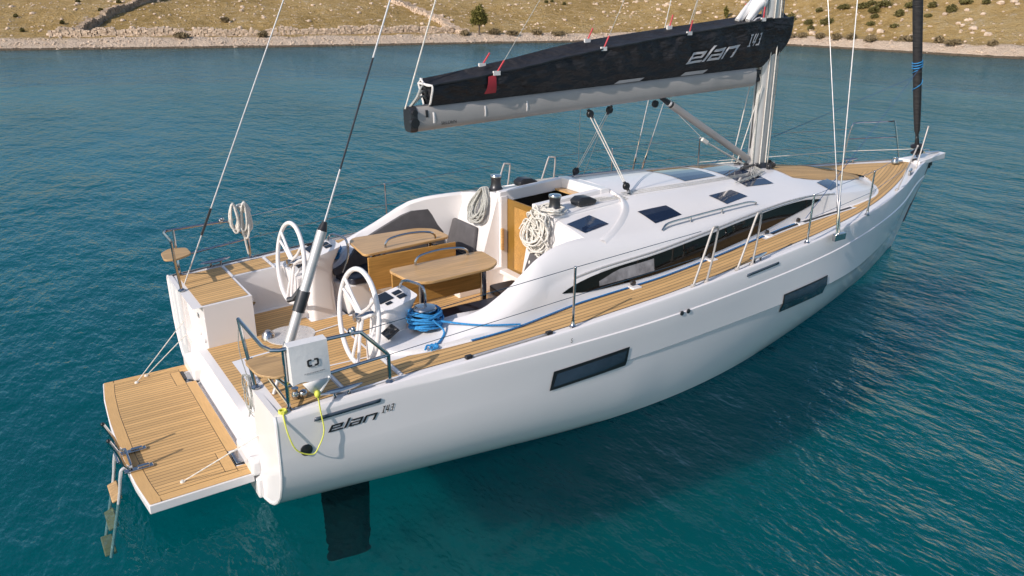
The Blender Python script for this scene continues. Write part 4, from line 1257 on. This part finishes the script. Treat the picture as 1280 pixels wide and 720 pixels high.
# ------------------------------------------------------------------ bow: sprit, anchor gear, furler
m = MB()
m.hexa([(12.0,-.20,1.50), (12.0,.20,1.50), (13.02,.09,1.50), (13.02,-.09,1.50)], [(12.0,-.20,1.575), (12.0,.20,1.575), (13.02,.09,1.615), (13.02,-.09,1.615)])
m.build('bowsprit', 'gelcoat', yacht, bevel=.015)
m = MB(); m.tube(catmull([(12.45,0,1.66), (12.72,0,1.635), (12.92,0,1.63)], 4), .02, 8); m.tube(catmull([(12.4,.08,1.60), (12.5,.09,1.68), (12.7,.07,1.68), (12.76,.06,1.62)], 4), .011, 8); m.build('bow_roller', 'steel', yacht)
m = MB(); m.tube([(12.62,0,1.47), (12.72,0,1.36)], .022, 8); m.box((12.68,0,1.44), (.10,.07,.08)); m.build('sprit_bracket', 'black_plastic', yacht)
m = MB(); m.box((11.75,.05,1.56), (.16,.10,.05)); m.lathe((11.62,.03,1.55), (0,0,1), [(.06,0),(.06,.04),(.04,.08),(.05,.10),(0,.10)], 14); m.build('windlass', 'steel', yacht, bevel=.01)
m = MB(); m.box((12.02,-.08,1.59), (.16,.03,.035)); m.build('sprit_latch', 'black_plastic', yacht, bevel=.006)
m = MB(); m.tube([(12.68,0,1.40), (12.17,0,.42)], .014, 6); m.build('bobstay', 'dark_metal', yacht)
FS0, FS1 = Vector((12.24,0,1.60)), Vector((12.24-.3137*11, 0, 12.6))
fsd = (FS1-FS0).normalized()
m = MB(); m.tube([FS0, FS0+fsd*.45], .012, 8); m.lathe(FS0+fsd*.06, fsd, [(0,0),(.06,.0),(.105,.03),(.105,.05),(.055,.075),(.055,.12),(.105,.145),(.105,.165),(.04,.19),(.03,.30),(.026,.44)], 18); m.build('furling_drum', 'black_plastic', yacht)
m = MB(); m.tube([FS0+fsd*.30, FS0+fsd*.40], .03, 10); m.build('drum_collar', 'steel', yacht)
t = NT('headsail_cloth'); p = t.pos(); hz_ = t.noise(t.mapping(p, (1.5,1.5,9)), 4, 3)
t.pbsdf(t.ramp(hz_, [(.35, (.016,.015,.017)), (.65, (.030,.028,.029))]), .7, 0, t.bump(hz_, .6, .03)); MAT['headsail_cloth'] = t.m
m = MB(); L = 11.0
m.tube([FS0+fsd*d for d in (.44,.50,.7,1.0,1.5,2.4,4,7,10.8)], [.028,.045,.056,.064,.07,.078,.085,.08,.05], 14); hs = m.build('furled_headsail', 'headsail_cloth', yacht)
m = MB()
def coil_on(m, a, turns, r, z0, z1, n=22):
    P = []
    for i in range(int(turns*n)+1):
        t = i/(turns*n); c = a+fsd*(z0+(z1-z0)*t); th = 2*pi*turns*t
        X = Vector((fsd.z,0,-fsd.x)); P.append(c+X*r*cos(th)+Vector((0,1,0))*r*sin(th))
    return P
m.tube(coil_on(m, FS0, 3, .080, 1.62, 1.75), .008, 6); m.tube(coil_on(m, FS0, 1.6, .078, 1.15, 1.62), .006, 6); m.build('sheet_turns', 'rope_blue', hs)

# ------------------------------------------------------------------ mast, boom, vang, sail cover
MX = 7.90
m = MB(); rows = []
for z in (1.86, 2.2, 3, 4.3, 6, 9, 13, 17.5):
    xo = MX-.012*(z-1.9); rows.append([(xo+.165*cos(a), .105*sin(a), z) for a in np.linspace(0, 2*pi, 25)[:-1]])
m.grid(rows, close=True); mast = m.build('mast', 'aluminium', yacht, smooth=60)
MB().lathe((MX,0,1.90), (0,0,1), [(.20,0),(.20,.02),(.16,.05),(.15,.09),(0,.09)], 20).build('mast_collar', 'dark_metal', mast)
m = MB(); m.tube([(MX-.168,0,2.2), (MX-.175,0,4.2)], .012, 6); m.build('sail_track', 'dark_metal', mast)
rr = random.Random(12)
for k in range(7):
    a = radians(-150+k*36); r0 = .15+.02*(k % 2)
    p0 = Vector((MX+.19*cos(a), .135*sin(a), 1.96)); p1 = Vector((MX-.02+(.172+.008*(k % 3))*cos(a), (.113+.008*(k % 2))*sin(a), 4.4))
    MB().tube([p0, p0.lerp(p1, .45)+Vector((.01*cos(a*3), .012*sin(a*2), 0)), p1, p1+Vector((-.05,0,9))], .009, 6).build('halyard', 'rope_white' if k % 3 else 'rope_grey', mast)
m = MB(); m.tube([(7.45,-.02,2.02), (7.72,-.10,3.10)], .007, 6); m.tube([(7.40,.03,2.02), (7.66,.06,3.10)], .007, 6); m.build('reef_line', 'rope_white', mast)
m = MB()
for k in range(9):
    a = radians(-170+k*38); c = Vector((MX+.25*cos(a)-.03, .24*sin(a), 1.955))
    m.lathe(c+Vector((0,0,.0)), (cos(a+1.2), sin(a+1.2), .15), [(0,0),(.04,0),(.045,.012),(.03,.022),(.045,.034),(.04,.045),(0,.045)], 10)
    m.tube([c+Vector((0,0,-.03)), c+Vector((0,0,.05))], .012, 6)
m.build('mast_block', 'dark_metal', mast)
m = MB()
for k in range(6):
    m.tube([(MX-.22-.05*k, -.16-.035*k, 1.965), (MX-.30-.09*k, -.40-.03*k, roof_z(7.4,.4)+.02+.01*(k % 2)), (7.2-.10*k, -.56-.02*k, roof_z(7.1,.5)+.014)], .008, 6)
m.build('led_rope', 'rope_grey', mast)
m = MB(); m.box((7.50,-.18,1.985), (.34,.05,.04), rz=.2); m.build('block_rail', 'dark_metal', mast, bevel=.01)

B0, B1 = Vector((7.60, 0, 3.222)), Vector((2.28, -.08, 3.055))
bd = (B1-B0).normalized(); bs = bd.cross(Vector((0,0,1))).normalized(); bu = bs.cross(bd)
if bs.y > 0: bs = -bs      # points to starboard, towards the viewer
if bu.z < 0: bu = -bu
def boom_ring(c, w, h, n=20, e=.7):
    return [c+bs*w*math.copysign(abs(cos(a))**e, cos(a))+bu*h*math.copysign(abs(sin(a))**e, sin(a)) for a in np.linspace(0, 2*pi, n+1)[:-1]]
Lb = (B1-B0).length
m = MB(); m.grid([boom_ring(B0+bd*d, .085, .134) for d in (0, 1, 2, 3, 4, Lb)], close=True); m.poly(boom_ring(B0, .085, .134)); boom = m.build('boom', 'boom_alu', yacht, smooth=50)
m = MB(); m.grid([boom_ring(B1+bd*d, w, h, 24, .55) for d, w, h in ((-.005,.088,.137), (.05,.088,.137), (.075,.080,.128))], close=True); m.poly(boom_ring(B1+bd*.075, .080, .128, 24, .55)); m.build('boom_end_fitting', 'dark_metal', boom, smooth=40)
m = MB(); m.lathe(B1+bd*.035+bs*.06-bu*.03, bs, [(0,0),(.05,0),(.05,.045),(0,.045)], 14); m.lathe(B1+bd*.03+bs*.062+bu*.075, bs, [(0,0),(.032,0),(.032,.045),(0,.045)], 14); m.build('boom_sheave', 'black_plastic', boom)
m = MB(); m.box(B0-bd*.06, (.14,.07,.17)); m.box(B0-bd*.10+Vector((0,0,.05)), (.10,.10,.06)); m.box(B0-bd*.10-Vector((0,0,.05)), (.10,.10,.05)); m.build('gooseneck', 'dark_metal', boom, bevel=.012)
def BS(d, t, off=.004):      # on the near face of the boom: distance from its outer end, height -1..1
    return B1-bd*d+bs*(.085*(1-abs(t)**3.2*.35)+off)+bu*.134*t
m = MB()
for d in (.20, .84, 1.40):
    q = .03 if d < .3 else .022
    P = [B1-bd*d+Vector((0,0,0))+bs*(.091*cos(a))+bu*.140*sin(a) for a in np.linspace(-1.3, 1.3, 9)]
    m.grid([[p-bd*q/2 for p in P], [p+bd*q/2 for p in P]])
m.build('boom_strap', 'white_web', boom, solid=.004)
m = MB(); m.grid([[BS(.13, .1+.14*k) for k in range(5)], [BS(.10, .1+.14*k) for k in range(5)]]); m.build('boom_slot', 'black_plastic', boom)
m = MB(); vs, fs = text2d('SELDEN', 1., 0); m.add([BS(.28+.0, -.62)+(-bd)*(x*.055)+bu*(y*.055) for x, y in vs], fs); m.build('boom_lettering', 'print_black', boom, smooth=0)
# sail cover
cz0 = lambda d: .118
ctop = interp([0,.1,1.0,2.2,3.4,4.4,5.0,5.3,5.55], [.385,.39,.48,.625,.70,.755,.79,.81,.81])          # ridge above boom axis
cseam = interp([0,.1,1.0,2.2,3.4,4.4,5.0,5.3,5.55], [.335,.34,.415,.545,.64,.705,.75,.77,.77])
cwid = interp([0,.3,1.5,3,4.5,5.2,5.55], [.14,.16,.20,.225,.23,.22,.15])
DL = Lb-.10
def bag_pt(d, u):
    """d from the outer boom end (0) towards the mast; u 0..1 from the foot up the near side to the ridge"""
    c = B1-bd*(d+.08)
    wv = (.012*sin(d*9+u*3)+.010*sin(d*23+u*9))*min(1, u*3)
    for q in (.86, 2.35, 3.45):        # cloth pulled into folds below each strap
        f = (d-q)+.42*(.72-u); k = min(1, u/.72)*(1 if u < .95 else 0)
        wv += k*(-.022*math.exp(-(f/.10)**2)+.016*math.exp(-((f-.20)/.09)**2)-.010*math.exp(-((f+.22)/.10)**2))
    if u <= .72:
        t = u/.72; y = .055+(cwid(d)-.055)*sin(t*pi/2)**.8; z = .115+(cseam(d)-.115)*t
    else:
        t = (u-.72)/.28; y = cwid(d)*(1-1.65*t); z = cseam(d)+(ctop(d)-cseam(d))*(t**.85)-.035*sin(t*pi)
    return c+bs*(y+wv*(1 if .1 < u < .95 else 0))+bu*z
ds_ = list(np.linspace(.08, 5.30, 170)); us_ = [i/24 for i in range(25)]
m = MB(); rows = []
for d in ds_:
    near = [bag_pt(d, u) for u in us_]; c = B1-bd*(d+.08)
    far = [c-bs*(cwid(d)*.66)+bu*ctop(d), c-bs*cwid(d)+bu*cseam(d), c-bs*cwid(d)*.9+bu*(cseam(d)*.55+.05), c-bs*.055+bu*.105]
    rows.append(near+far[0:])
# rounded nose wrapped round the mast
base = rows[-1]
for k in range(1, 8):
    a = k/7*pi/2; cc = B1-bd*(5.30+.08)
    sh_ = cos(a)**.7 if a < 1.57 else 0; adv = .60*sin(a)
    r = []
    for p in base:
        rel = p-cc; y = rel.dot(bs); z = rel.dot(bu); zmid = .40
        low = .105+ (.0 if z < 0 else 0)
        zz = zmid+(z-zmid)*(.70+.30*sh_) if z < zmid else z
        lowk = max(0, min(1, (z-.10)/.45)); r.append(cc-bd*(adv*(.42+.58*sin(lowk*pi/2)))+bs*y*(.42+.58*sh_)+bu*zz)
    rows.append(r)
m.grid(rows); m.poly(rows[-1])
cover = m.build('sail_cover', 'bag_cloth', yacht, smooth=50)
m = MB()
m.tube([bag_pt(d, .72)+bs*.004 for d in np.linspace(.08, 5.3, 60)], .011, 6); m.build('cover_zip', 'black_plastic', cover)
m = MB()
def cover_fn(d0, z0):
    return lambda x, y: bag_pt(d0+x, min(.70, z0+y))+bs*.007+(-bd)*0
m = MB(); lay_writing(m, lambda x, y: bag_pt(x, (.215+.02*(x-3.8)+y/.55*.72))+bs*.016, 3.74, 4.72, .135, .6)
m.build('cover_lettering', 'print_silver', cover, smooth=0)
m = MB(); lay_number(m, lambda x, y: bag_pt(x, .36+y/.55*.72)+bs*.016, 4.83, .145, .135); m.build('cover_number', 'print_silver', cover, smooth=0)
for d in (2.62, 3.75):
    m = MB(); rows = []
    for i in range(9):
        t = i/8; rows.append([bag_pt(d+.42*t+.07*0, .015)+bs*.008, bag_pt(d+.06+.42*t, .075)+bs*.008])
    m.grid(rows); m.build('cover_patch', 'grey_patch', cover)
m = MB(); rows = []
for i in range(8):
    t = i/7; rows.append([bag_pt(.72+.03*t, .20+.48*t)+bs*.016, bag_pt(.86-.01*t, .20+.48*t)+bs*.016])
m.grid(rows); m.build('cover_flag', 'red_tape', cover)
m = MB()      # white trim of the open outer end, ropes inside
e = [bag_pt(.08, u) for u in us_]; c = B1-bd*.16
m.tube(e[2:], .011, 6); m.tube([c-bs*cwid(.08)*.45+bu*ctop(.08), c-bs*cwid(.08)+bu*cseam(.08), c-bs*.05+bu*.12], .011, 6)
m.tube([e[18], c-bs*cwid(.08)+bu*cseam(.08)], .012, 6); m.build('cover_trim', 'white_web', cover)
m = MB(); m.poly([bag_pt(.11, u) for u in us_]+[B1-bd*.19-bs*cwid(.1)+bu*cseam(.1), B1-bd*.19-bs*.05+bu*.12]); m.build('cover_end_panel', 'bag_cloth', cover)
m = MB()
for k in range(3): m.tube(catmull([B1+bd*.06+bu*.10, B1-bd*.02+bu*(.16+.03*k)+bs*.03*k, B1-bd*.12+bu*(.22+.05*k), B1-bd*.2+bu*(.18+.06*k)-bs*.05], 5), .012, 6)
m.build('reef_tail', 'rope_grey', cover)
# lazy jack straps on the cover, each with a thin line to the mast
TOPJ = Vector((MX-.1, -.06, 9.4))
for d, mid in ((.86, 1), (2.35, 1), (3.70, 1), (5.12, 1)):
    p = bag_pt(d, .72)+bs*.012
    j = (TOPJ-p).normalized()
    MB().box(p, (.085,.022,.045)).build('strap_patch', 'white_web', cover)
    m = MB(); m.tube([p, p+j*.16], .010, 6); m.build('lazy_jack_strap', 'red_tape', cover)
    m = MB(); m.tube([p+j*.16, TOPJ], .0035, 5); m.build('lazy_jack_line', 'rope_grey', cover)
    c = B1-bd*(d+.08); p2 = c-bs*cwid(d)+bu*(cseam(d)+.015); p2 = c-bs*.11+bu*(ctop(d)+.0); j2 = (Vector((MX-.1,.06,9.4))-p2).normalized()
    MB().box(p2, (.085,.022,.045)).build('strap_patch', 'white_web', cover)
    m = MB(); m.tube([p2, p2+j2*.16], .010, 6); m.build('lazy_jack_strap', 'red_tape', cover)
m = MB(); rq = random.Random(2)       # folds of white sail showing above the cover
for k in range(5):
    o = rq.uniform(-.05,.05); m.tube(catmull([(7.22+.05*k, o-.02, 3.96), (7.40+.05*k, o, 4.08+.02*k), (7.56+.03*k, o*.8, 4.22), (7.66, o*.6, 4.50), (7.70, o*.4, 5.2), (7.71, o*.3, 6.5)], 5), [.035+.03*min(1, q/7)-.02*min(1, max(0, (q-9)/9)) for q in range(26)], 10)
m.build('stowed_sail', 'pvc_white', cover)
m = MB(); P = [B1-bd*(4.95+.5*t)+bs*(.15-.05*t)+bu*(.62+.16*sin(t*pi*.9)) for t in np.linspace(0, 1, 8)]; m.tube(P, .012, 6); m.build('batten_tip', 'grey_patch', cover)
# rod vang
v0, v1 = Vector((7.68, 0, 2.06)), B0+bd*(7.60-5.86)-bu*.13
vd = (v1-v0).normalized(); Lv = (v1-v0).length
m = MB(); m.tube([v0, v0+vd*(Lv-.22)], .05, 12); vang = m.build('rod_vang', 'boom_alu', yacht)
m = MB(); m.tube([v0+vd*(Lv-.25), v0+vd*(Lv-.18)], .046, 12); m.tube([v0+vd*(Lv-.16), v1], [.04,.028], 10); m.build('vang_collar', 'black_plastic', vang)
m = MB(); m.tube([v0+vd*(Lv-.20), v0+vd*(Lv-.15)], .044, 12); m.build('vang_ring', 'white_web', vang)
m = MB(); m.lathe(v1+Vector((-.10,-.02,-.07)), (0,1,0), [(0,0),(.045,0),(.05,.02),(.045,.04),(0,.04)], 12); m.build('vang_block', 'black_plastic', vang)
m = MB(); a = v0+vd*1.05-Vector((0,0,.16)); m.tube([v0+Vector((-.10,-.04,-.06)), a], .007, 6); m.tube([v0+Vector((-.06,.02,-.08)), a+Vector((0,.03,0))], .007, 6); m.tube([a, v0+vd*(Lv-.35)-Vector((0,0,.05))], .004, 6); m.box(a, (.12,.035,.05), Matrix.Rotation(radians(28), 3, 'Y')); m.build('vang_tackle', 'rope_white', vang)
# mainsheet: two legs from the boom down to the roof
for y, xb in ((-.56, 4.63), (.56, 5.02)):
    top = B0+bd*(7.60-xb)-bu*.14; bot = RP(4.92, y, .02)
    d = (bot-top).normalized(); sd_ = d.cross(Vector((0,1,0))).normalized()
    sheet = MB(); n = 2
    for k in range(n):
        o = sd_*(.040*(k-(n-1)/2)); sheet.tube([top+d*.10+o, bot-d*.10+o*.6], .0065 if y < 0 else .004, 6)
    so = sheet.build('mainsheet', 'rope_white', yacht)
    m = MB()
    for c in (top+d*.07, bot-d*.09):
        m.lathe(c-Vector((0,.022,0)), (0,1,0), [(0,0),(.042,0),(.048,.012),(.03,.022),(.048,.032),(.042,.044),(0,.044)], 12); m.tube([c-d*.06, c+d*.06], .02, 6)
    m.build('sheet_block', 'black_plastic', so)
    m = MB(); m.lathe(bot-Vector((0,0,.02)), (0,0,1), [(.03,0),(.03,.008),(.01,.02),(.01,.05)], 10); m.build('sheet_pad', 'steel', so)
m = MB(); m.tube([RP(5.0,.56,.03), B0+bd*(7.60-4.52)-bu*.13], .0035, 5); m.tube([RP(5.05,.50,.03), B0+bd*(7.7-5.1)-bu*.13], .0035, 5); m.build('preventer_line', 'rope_grey', yacht)

# ------------------------------------------------------------------ standing rigging
def stay(name, a, b, r=.006, mat='silver_paint', n=6): return MB().tube([a, b], r, n).build(name, mat, yacht)
for s in (-1, 1):
    c1 = Vector((7.20, s*1.93, zs(7.2)+.03)); c2 = Vector((7.33, s*1.88, zs(7.3)+.03))
    m = MB(); m.box(c1+Vector((.06,0,-.02)), (.22,.05,.09)); m.build('chain_plate', 'steel', yacht, bevel=.008)
    for c, top, r in ((c1, Vector((MX-.05, s*1.05, 8.0)), .0068), (c2, Vector((MX-.05, s*.06, 7.9)), .0048)):
        d = (top-c).normalized()
        m = MB(); m.tube([c, c+d*.08, c+d*.10, c+d*.42, c+d*.44, c+d*.75], [.012,.012,.017,.017,.010,.010], 8); o = m.build('turnbuckle', 'steel', yacht)
        MB().tube([c+d*.40, top], r, 6).build('shroud', 'silver_paint', yacht)
# backstays
HEAD = Vector((MX-.25, 0, 18.0))
bp_, bs_ = Vector((.10, 1.60, 1.14)), Vector((.12, -1.60, 1.14))
d = (HEAD-bp_).normalized()
m = MB(); m.tube([bp_, HEAD], .0075, 6); m.build('backstay', 'silver_paint', yacht)
m = MB(); m.tube([bp_+d*.62, bp_+d*.95], .015, 8); m.build('backstay_sleeve', 'black_plastic', yacht)
d = (HEAD-bs_).normalized()
m = MB(); m.tube([bs_, bs_+d*.35, bs_+d*.36, bs_+d*1.42], [.018,.018,.042,.042], 14); tn = m.build('backstay_tensioner', 'aluminium', yacht)
MB().tube([bs_+d*1.42, bs_+d*1.50], [.044,.020], 14).build('tensioner_cap', 'black_plastic', tn)
MB().tube([bs_+d*.72, bs_+d*.90], .052, 14).build('tensioner_clamp', 'dark_metal', tn)
m = MB(); m.tube([bs_+d*.92+Vector((0,.05,0)), bs_+d*.80+Vector((-.02,.12,0)), bs_+d*.78+Vector((-.05,.16,0))], .025, 8); m.build('tensioner_handle', 'dark_metal', tn)
m = MB(); m.tube([bs_+d*1.48, HEAD], .0075, 6); m.build('backstay', 'silver_paint', yacht)
m = MB(); m.tube([bs_+d*1.95, bs_+d*2.9], .0085, 8); m.build('backstay_sleeve', 'dark_metal', yacht)
m = MB(); m.tube([B1+bd*.09+bu*.11, Vector((MX-.2,0,17.8))], .0085, 6); m.build('topping_lift', 'rope_white', yacht)
m = MB(); m.tube([FS0+fsd*1.66+Vector((-.03,-.08,0)), (7.42,-1.30,1.49)], .0042, 6); m.build('jib_sheet', 'rope_dark_blue', yacht)
m = MB(); m.tube([FS0+fsd*1.45+Vector((-.03,.08,0)), (7.4,1.30,1.49)], .0042, 6); m.build('jib_sheet', 'rope_dark_blue', yacht)
m = MB(); m.tube([FS0+fsd*.16+Vector((-.05,.0,0)), (11.06,.65,1.72), (8.38,1.585,1.66)], .006, 6); m.build('furler_control_line', 'rope_white', yacht)

# ------------------------------------------------------------------ loose gear: ropes, lifebuoy bag
def hank(c, w, h, out, n, r, rng, depth=.05, droop=.0):
    """a hung coil: n loops round a top point, pushed out along `out`"""
    c = Vector(c); out = Vector(out).normalized(); X = Vector((0,0,1)).cross(out).normalized(); paths = []
    for k in range(n):
        a = rng.uniform(.65, 1.); b = rng.uniform(.75, 1.); o = rng.uniform(0, depth); sft = rng.uniform(-.25, .25)*w
        P = []
        for i in range(15):
            t = 2*pi*i/14
            x = sin(t)*w*a*.5*(1-.35*cos(t))+sft*(1-cos(t))*.5; z = -(1-cos(t))*.5*h*b
            P.append(c+X*x+Vector((0,0,z))+out*(o+.02+droop*(1-cos(t))*.5+.012*sin(3*t+k)))
        paths.append(P)
    return paths
rng = random.Random(4)
# the neat coil at the far cabin winch and the messy one at the near winch
m = MB()
for P in hank((3.66,.66,2.02), .32, .46, (-1,0,0), 15, .011, rng, .07, .16): m.tube(catmull(P, 2), .011, 6)
for k in range(3): m.tube(catmull([(3.68,.60,1.72+.05*k), (3.56,.68,1.74+.05*k), (3.68,.76,1.72+.05*k)], 4), .012, 6)
tag(m.build('rope_coil', 'rope_grey'), 'neat grey coil of rope hung over the edge below the far cabin winch', 'rope')
m = MB()
for P in hank((3.62,-.62,1.99), .36, .42, (-1,-.1,0), 16, .010, rng, .10, .14): m.tube(catmull(P, 2), .010, 6)
for k in range(20):      # tangled bights over the hanging loops
    c = Vector((3.47+rng.uniform(-.03,.03), -.64+rng.uniform(-.16,.12), 1.80+rng.uniform(-.20,.16)))
    r_ = rng.uniform(.05,.12); ph = rng.uniform(0,6.28)
    m.tube(catmull([c+Vector((.03*sin(2*t+ph)+.10*(c.z-1.8), r_*cos(t)*rng.uniform(.7,1.2), r_*1.2*sin(t+ph*.1))) for t in np.linspace(0, 5.6, 8)], 4), .010, 6)
for k in range(9):
    c = Vector((3.68+rng.uniform(-.08,.08), -.66+rng.uniform(-.12,.12), roof_z(3.8,.65)+.03))
    P = [c+Vector((cos(t+k)*rng.uniform(.07,.15), sin(t+k)*rng.uniform(.07,.15), rng.uniform(0,.05))) for t in np.linspace(0, 2*pi, 9)]
    m.tube(catmull(P, 4), .010, 6)
m.tube(catmull([(3.50,-.60,1.72), (3.45,-.59,1.50), (3.42,-.60,1.36)], 4), .009, 6); m.ball((3.43,-.60,1.40), .03, 6, (1,1,1.6))
tag(m.build('rope_coil', 'rope_white'), 'messy white rope coil heaped round the near cabin winch', 'rope')
# blue rope turned round the primary winch
m = MB()
for k in range(13):
    r = .115+.05*rng.random(); z = 1.285+.011*k; ph = rng.uniform(0, 6.28); tl = rng.uniform(-.25, .25)
    P = [Vector((1.72+r*1.08*cos(t), -1.27+r*sin(t), z+tl*.25*r*cos(t+ph)+.02*sin(2*t+ph))) for t in np.linspace(0, 2*pi, 17)[:-1]]
    m.tube(P, .0105, 6, closed=True)
m.tube(catmull([(1.72,-1.43,1.38), (1.80,-1.50,1.26), (1.62,-1.66,1.22), (1.58,-1.68,1.215)], 5), .0105, 6)
for k in range(3): m.tube(catmull([(1.50+.05*k,-1.68,1.222), (1.55+.04*k,-1.64,1.24), (1.62,-1.70,1.222), (1.54,-1.72,1.225)], 4), .010, 6)
m.tube(catmull([(1.80,-1.40,1.34), (2.1,-1.66,1.32), (2.5,-1.76,1.27)], 5), .010, 6)
tag(m.build('rope_bundle', 'rope_blue'), 'bright blue rope wound in a thick bundle round the near primary winch', 'rope')
m = MB()
for k in range(9):
    r = .115+.05*rng.random(); z = 1.285+.013*k
    m.tube([Vector((1.72+r*cos(t), 1.27+r*sin(t), z+.02*sin(2*t+k))) for t in np.linspace(0, 2*pi, 15)[:-1]], .0105, 6, closed=True)
tag(m.build('rope_bundle', 'rope_blue'), 'blue rope wound on the far primary winch behind the far steering wheel', 'rope')
# mooring line hung on the far pushpit
m = MB()
for q in (.86, .99):
    for P in hank((q,2.03,1.91), .105, .46 if q > .9 else .36, (-.4,-1,0), 7, .012, rng, .10, .0): m.tube(catmull(P, 2), .012, 6)
for k in range(4): m.tube([Vector((.96+.06*cos(t)+.01*k, 2.02+.07*sin(t), 1.86-.02*k)) for t in np.linspace(0, 2*pi, 11)[:-1]], .014, 6, closed=True)
m.tube(catmull([(.93,1.98,1.55), (.95,2.0,1.36), (.97,2.02,1.24)], 3), .012, 6)
tag(m.build('rope_coil', 'rope_white'), 'white mooring rope hung in a hank on the far stern rail', 'rope')
m = MB()      # thin wire-like line looped at the near stern gate
for k in range(5):
    P = [Vector((.0+.02*sin(t*2+k), -1.30+.02*k+.10*sin(t)*(1+.25*sin(k)), 1.28-.34*(1-cos(t))*.5*(1+.2*sin(k*2))-.08)) for t in np.linspace(0, 2*pi, 15)]
    m.tube(catmull(P, 2), .0045, 5)
m.tube(catmull([(-.02,-1.30,1.74), (-.03,-1.24,1.45), (0,-1.28,1.18)], 4), .0045, 5)
tag(m.build('thin_line', 'rope_grey'), 'thin looped line dangling from the near stern gate post', 'rope')
# lifebuoy bag
bag = empty('lifebuoy_bag', (.35,-2.02,1.2)); tag(bag, 'white lifebuoy bag with black emblem strapped to the near stern rail', 'lifebuoy bag')
def bagp(x, z, o=0):
    t = (1.70-z)/.42
    return Vector((x, -2.045-o-.03*t-.010*sin(pi*min(1, max(0, t)))*sin(pi*(x-.15)/.31), z))
def local(P): return [Vector(p)-Vector((.35,-2.02,1.2)) for p in P]
m = MB(); xs_ = np.linspace(.15, .46, 11); zz_ = [1.725, 1.70, 1.66, 1.60, 1.54, 1.48, 1.44, 1.40]
rows = []
for x in xs_:
    low = .02*sin((x-.15)/.31*pi*2)
    f = [bagp(x, z+(low if z < 1.42 else 0)) for z in zz_]
    b = [Vector((x, -1.94, z+(low if z < 1.42 else 0))) for z in zz_[::-1][:-1]]
    rows.append(local(f+b+[Vector((x, -1.955, 1.732))]))
m.grid(rows, close=True); m.poly(rows[0]); m.poly(rows[-1]); m.build('bag_body', 'pvc_white', bag, smooth=45)
m = MB()
m.grid([local([(.22,-2.085,1.41), (.27,-2.07,1.33), (.31,-2.06,1.29)]), local([(.43,-2.085,1.41), (.39,-2.07,1.33), (.36,-2.06,1.29)])])
m.tube(local([(.45,-2.07,1.41), (.36,-2.06,1.29)]), .012, 6); m.build('bag_flap', 'pvc_white', bag, solid=.006)
m = MB()      # emblem: two facing brackets with a slit between them
for s in (-1, 1):
    q = [(.010,.030),(.038,.030),(.048,.020),(.048,-.020),(.038,-.030),(.010,-.030),(.010,-.016),(.028,-.016),(.032,-.010),(.032,.010),(.028,.016),(.010,.016)]
    cx, cz = .325, 1.565
    o = [(cx+s*a*1.0, cz+b*1.0) for a, b in q]
    outer, inner = o[:6], o[6:][::-1]
    for i in range(5):
        m.poly(local([bagp(*outer[i], .006), bagp(*outer[i+1], .006), bagp(*inner[i+1], .006), bagp(*inner[i], .006)]))
m.build('bag_emblem', 'print_black', bag, smooth=0)
m = MB(); rq = random.Random(8)       # two rows of print too small to read
for z, x0, x1, h in ((1.528, .288, .362, .008), (1.478, .245, .41, .010)):
    x = x0
    while x < x1:
        w = rq.uniform(.004, .010); m.poly(local([bagp(x, z, .006), bagp(x+w, z, .006), bagp(x+w, z+h, .006), bagp(x, z+h, .006)])); x += w+rq.uniform(.002, .006)
m.build('bag_lettering', 'print_grey', bag, smooth=0)
yl_ = MB(); yl_.tube(catmull([(.335,-2.07,1.29), (.345,-2.08,1.12), (.35,-2.10,.96), (.30,-2.10,.84), (.24,-2.10,.78), (.12,-2.09,.85), (.07,-2.07,1.0), (.06,-2.03,1.14), (.07,-1.98,1.17)], 6), .0058, 6)
yl_.ball((.335,-2.07,1.285), .025, 6, (1,1,1.3))
for k in range(2): yl_.tube([Vector((.07+.03*cos(t), -1.985+.03*sin(t), 1.165+.012*k)) for t in np.linspace(0, 2*pi, 9)[:-1]], .008, 6, closed=True)
tag(yl_.build('yellow_line', 'yellow_line'), 'thin yellow floating line looping down the topsides from the lifebuoy bag', 'rope')
m = MB(); m.lathe((.24,-1.80,1.16), (0,0,1), [(.03,0),(.035,.03),(.02,.06),(.03,.09),(0,.09)], 10); m.ball((.30,-1.82,1.19), .038, 8); m.build('stern_block', 'steel', yacht)
for o in list(bpy.data.objects):
    if o.type == 'MESH' and not o.data.materials: print('no material', o.name)
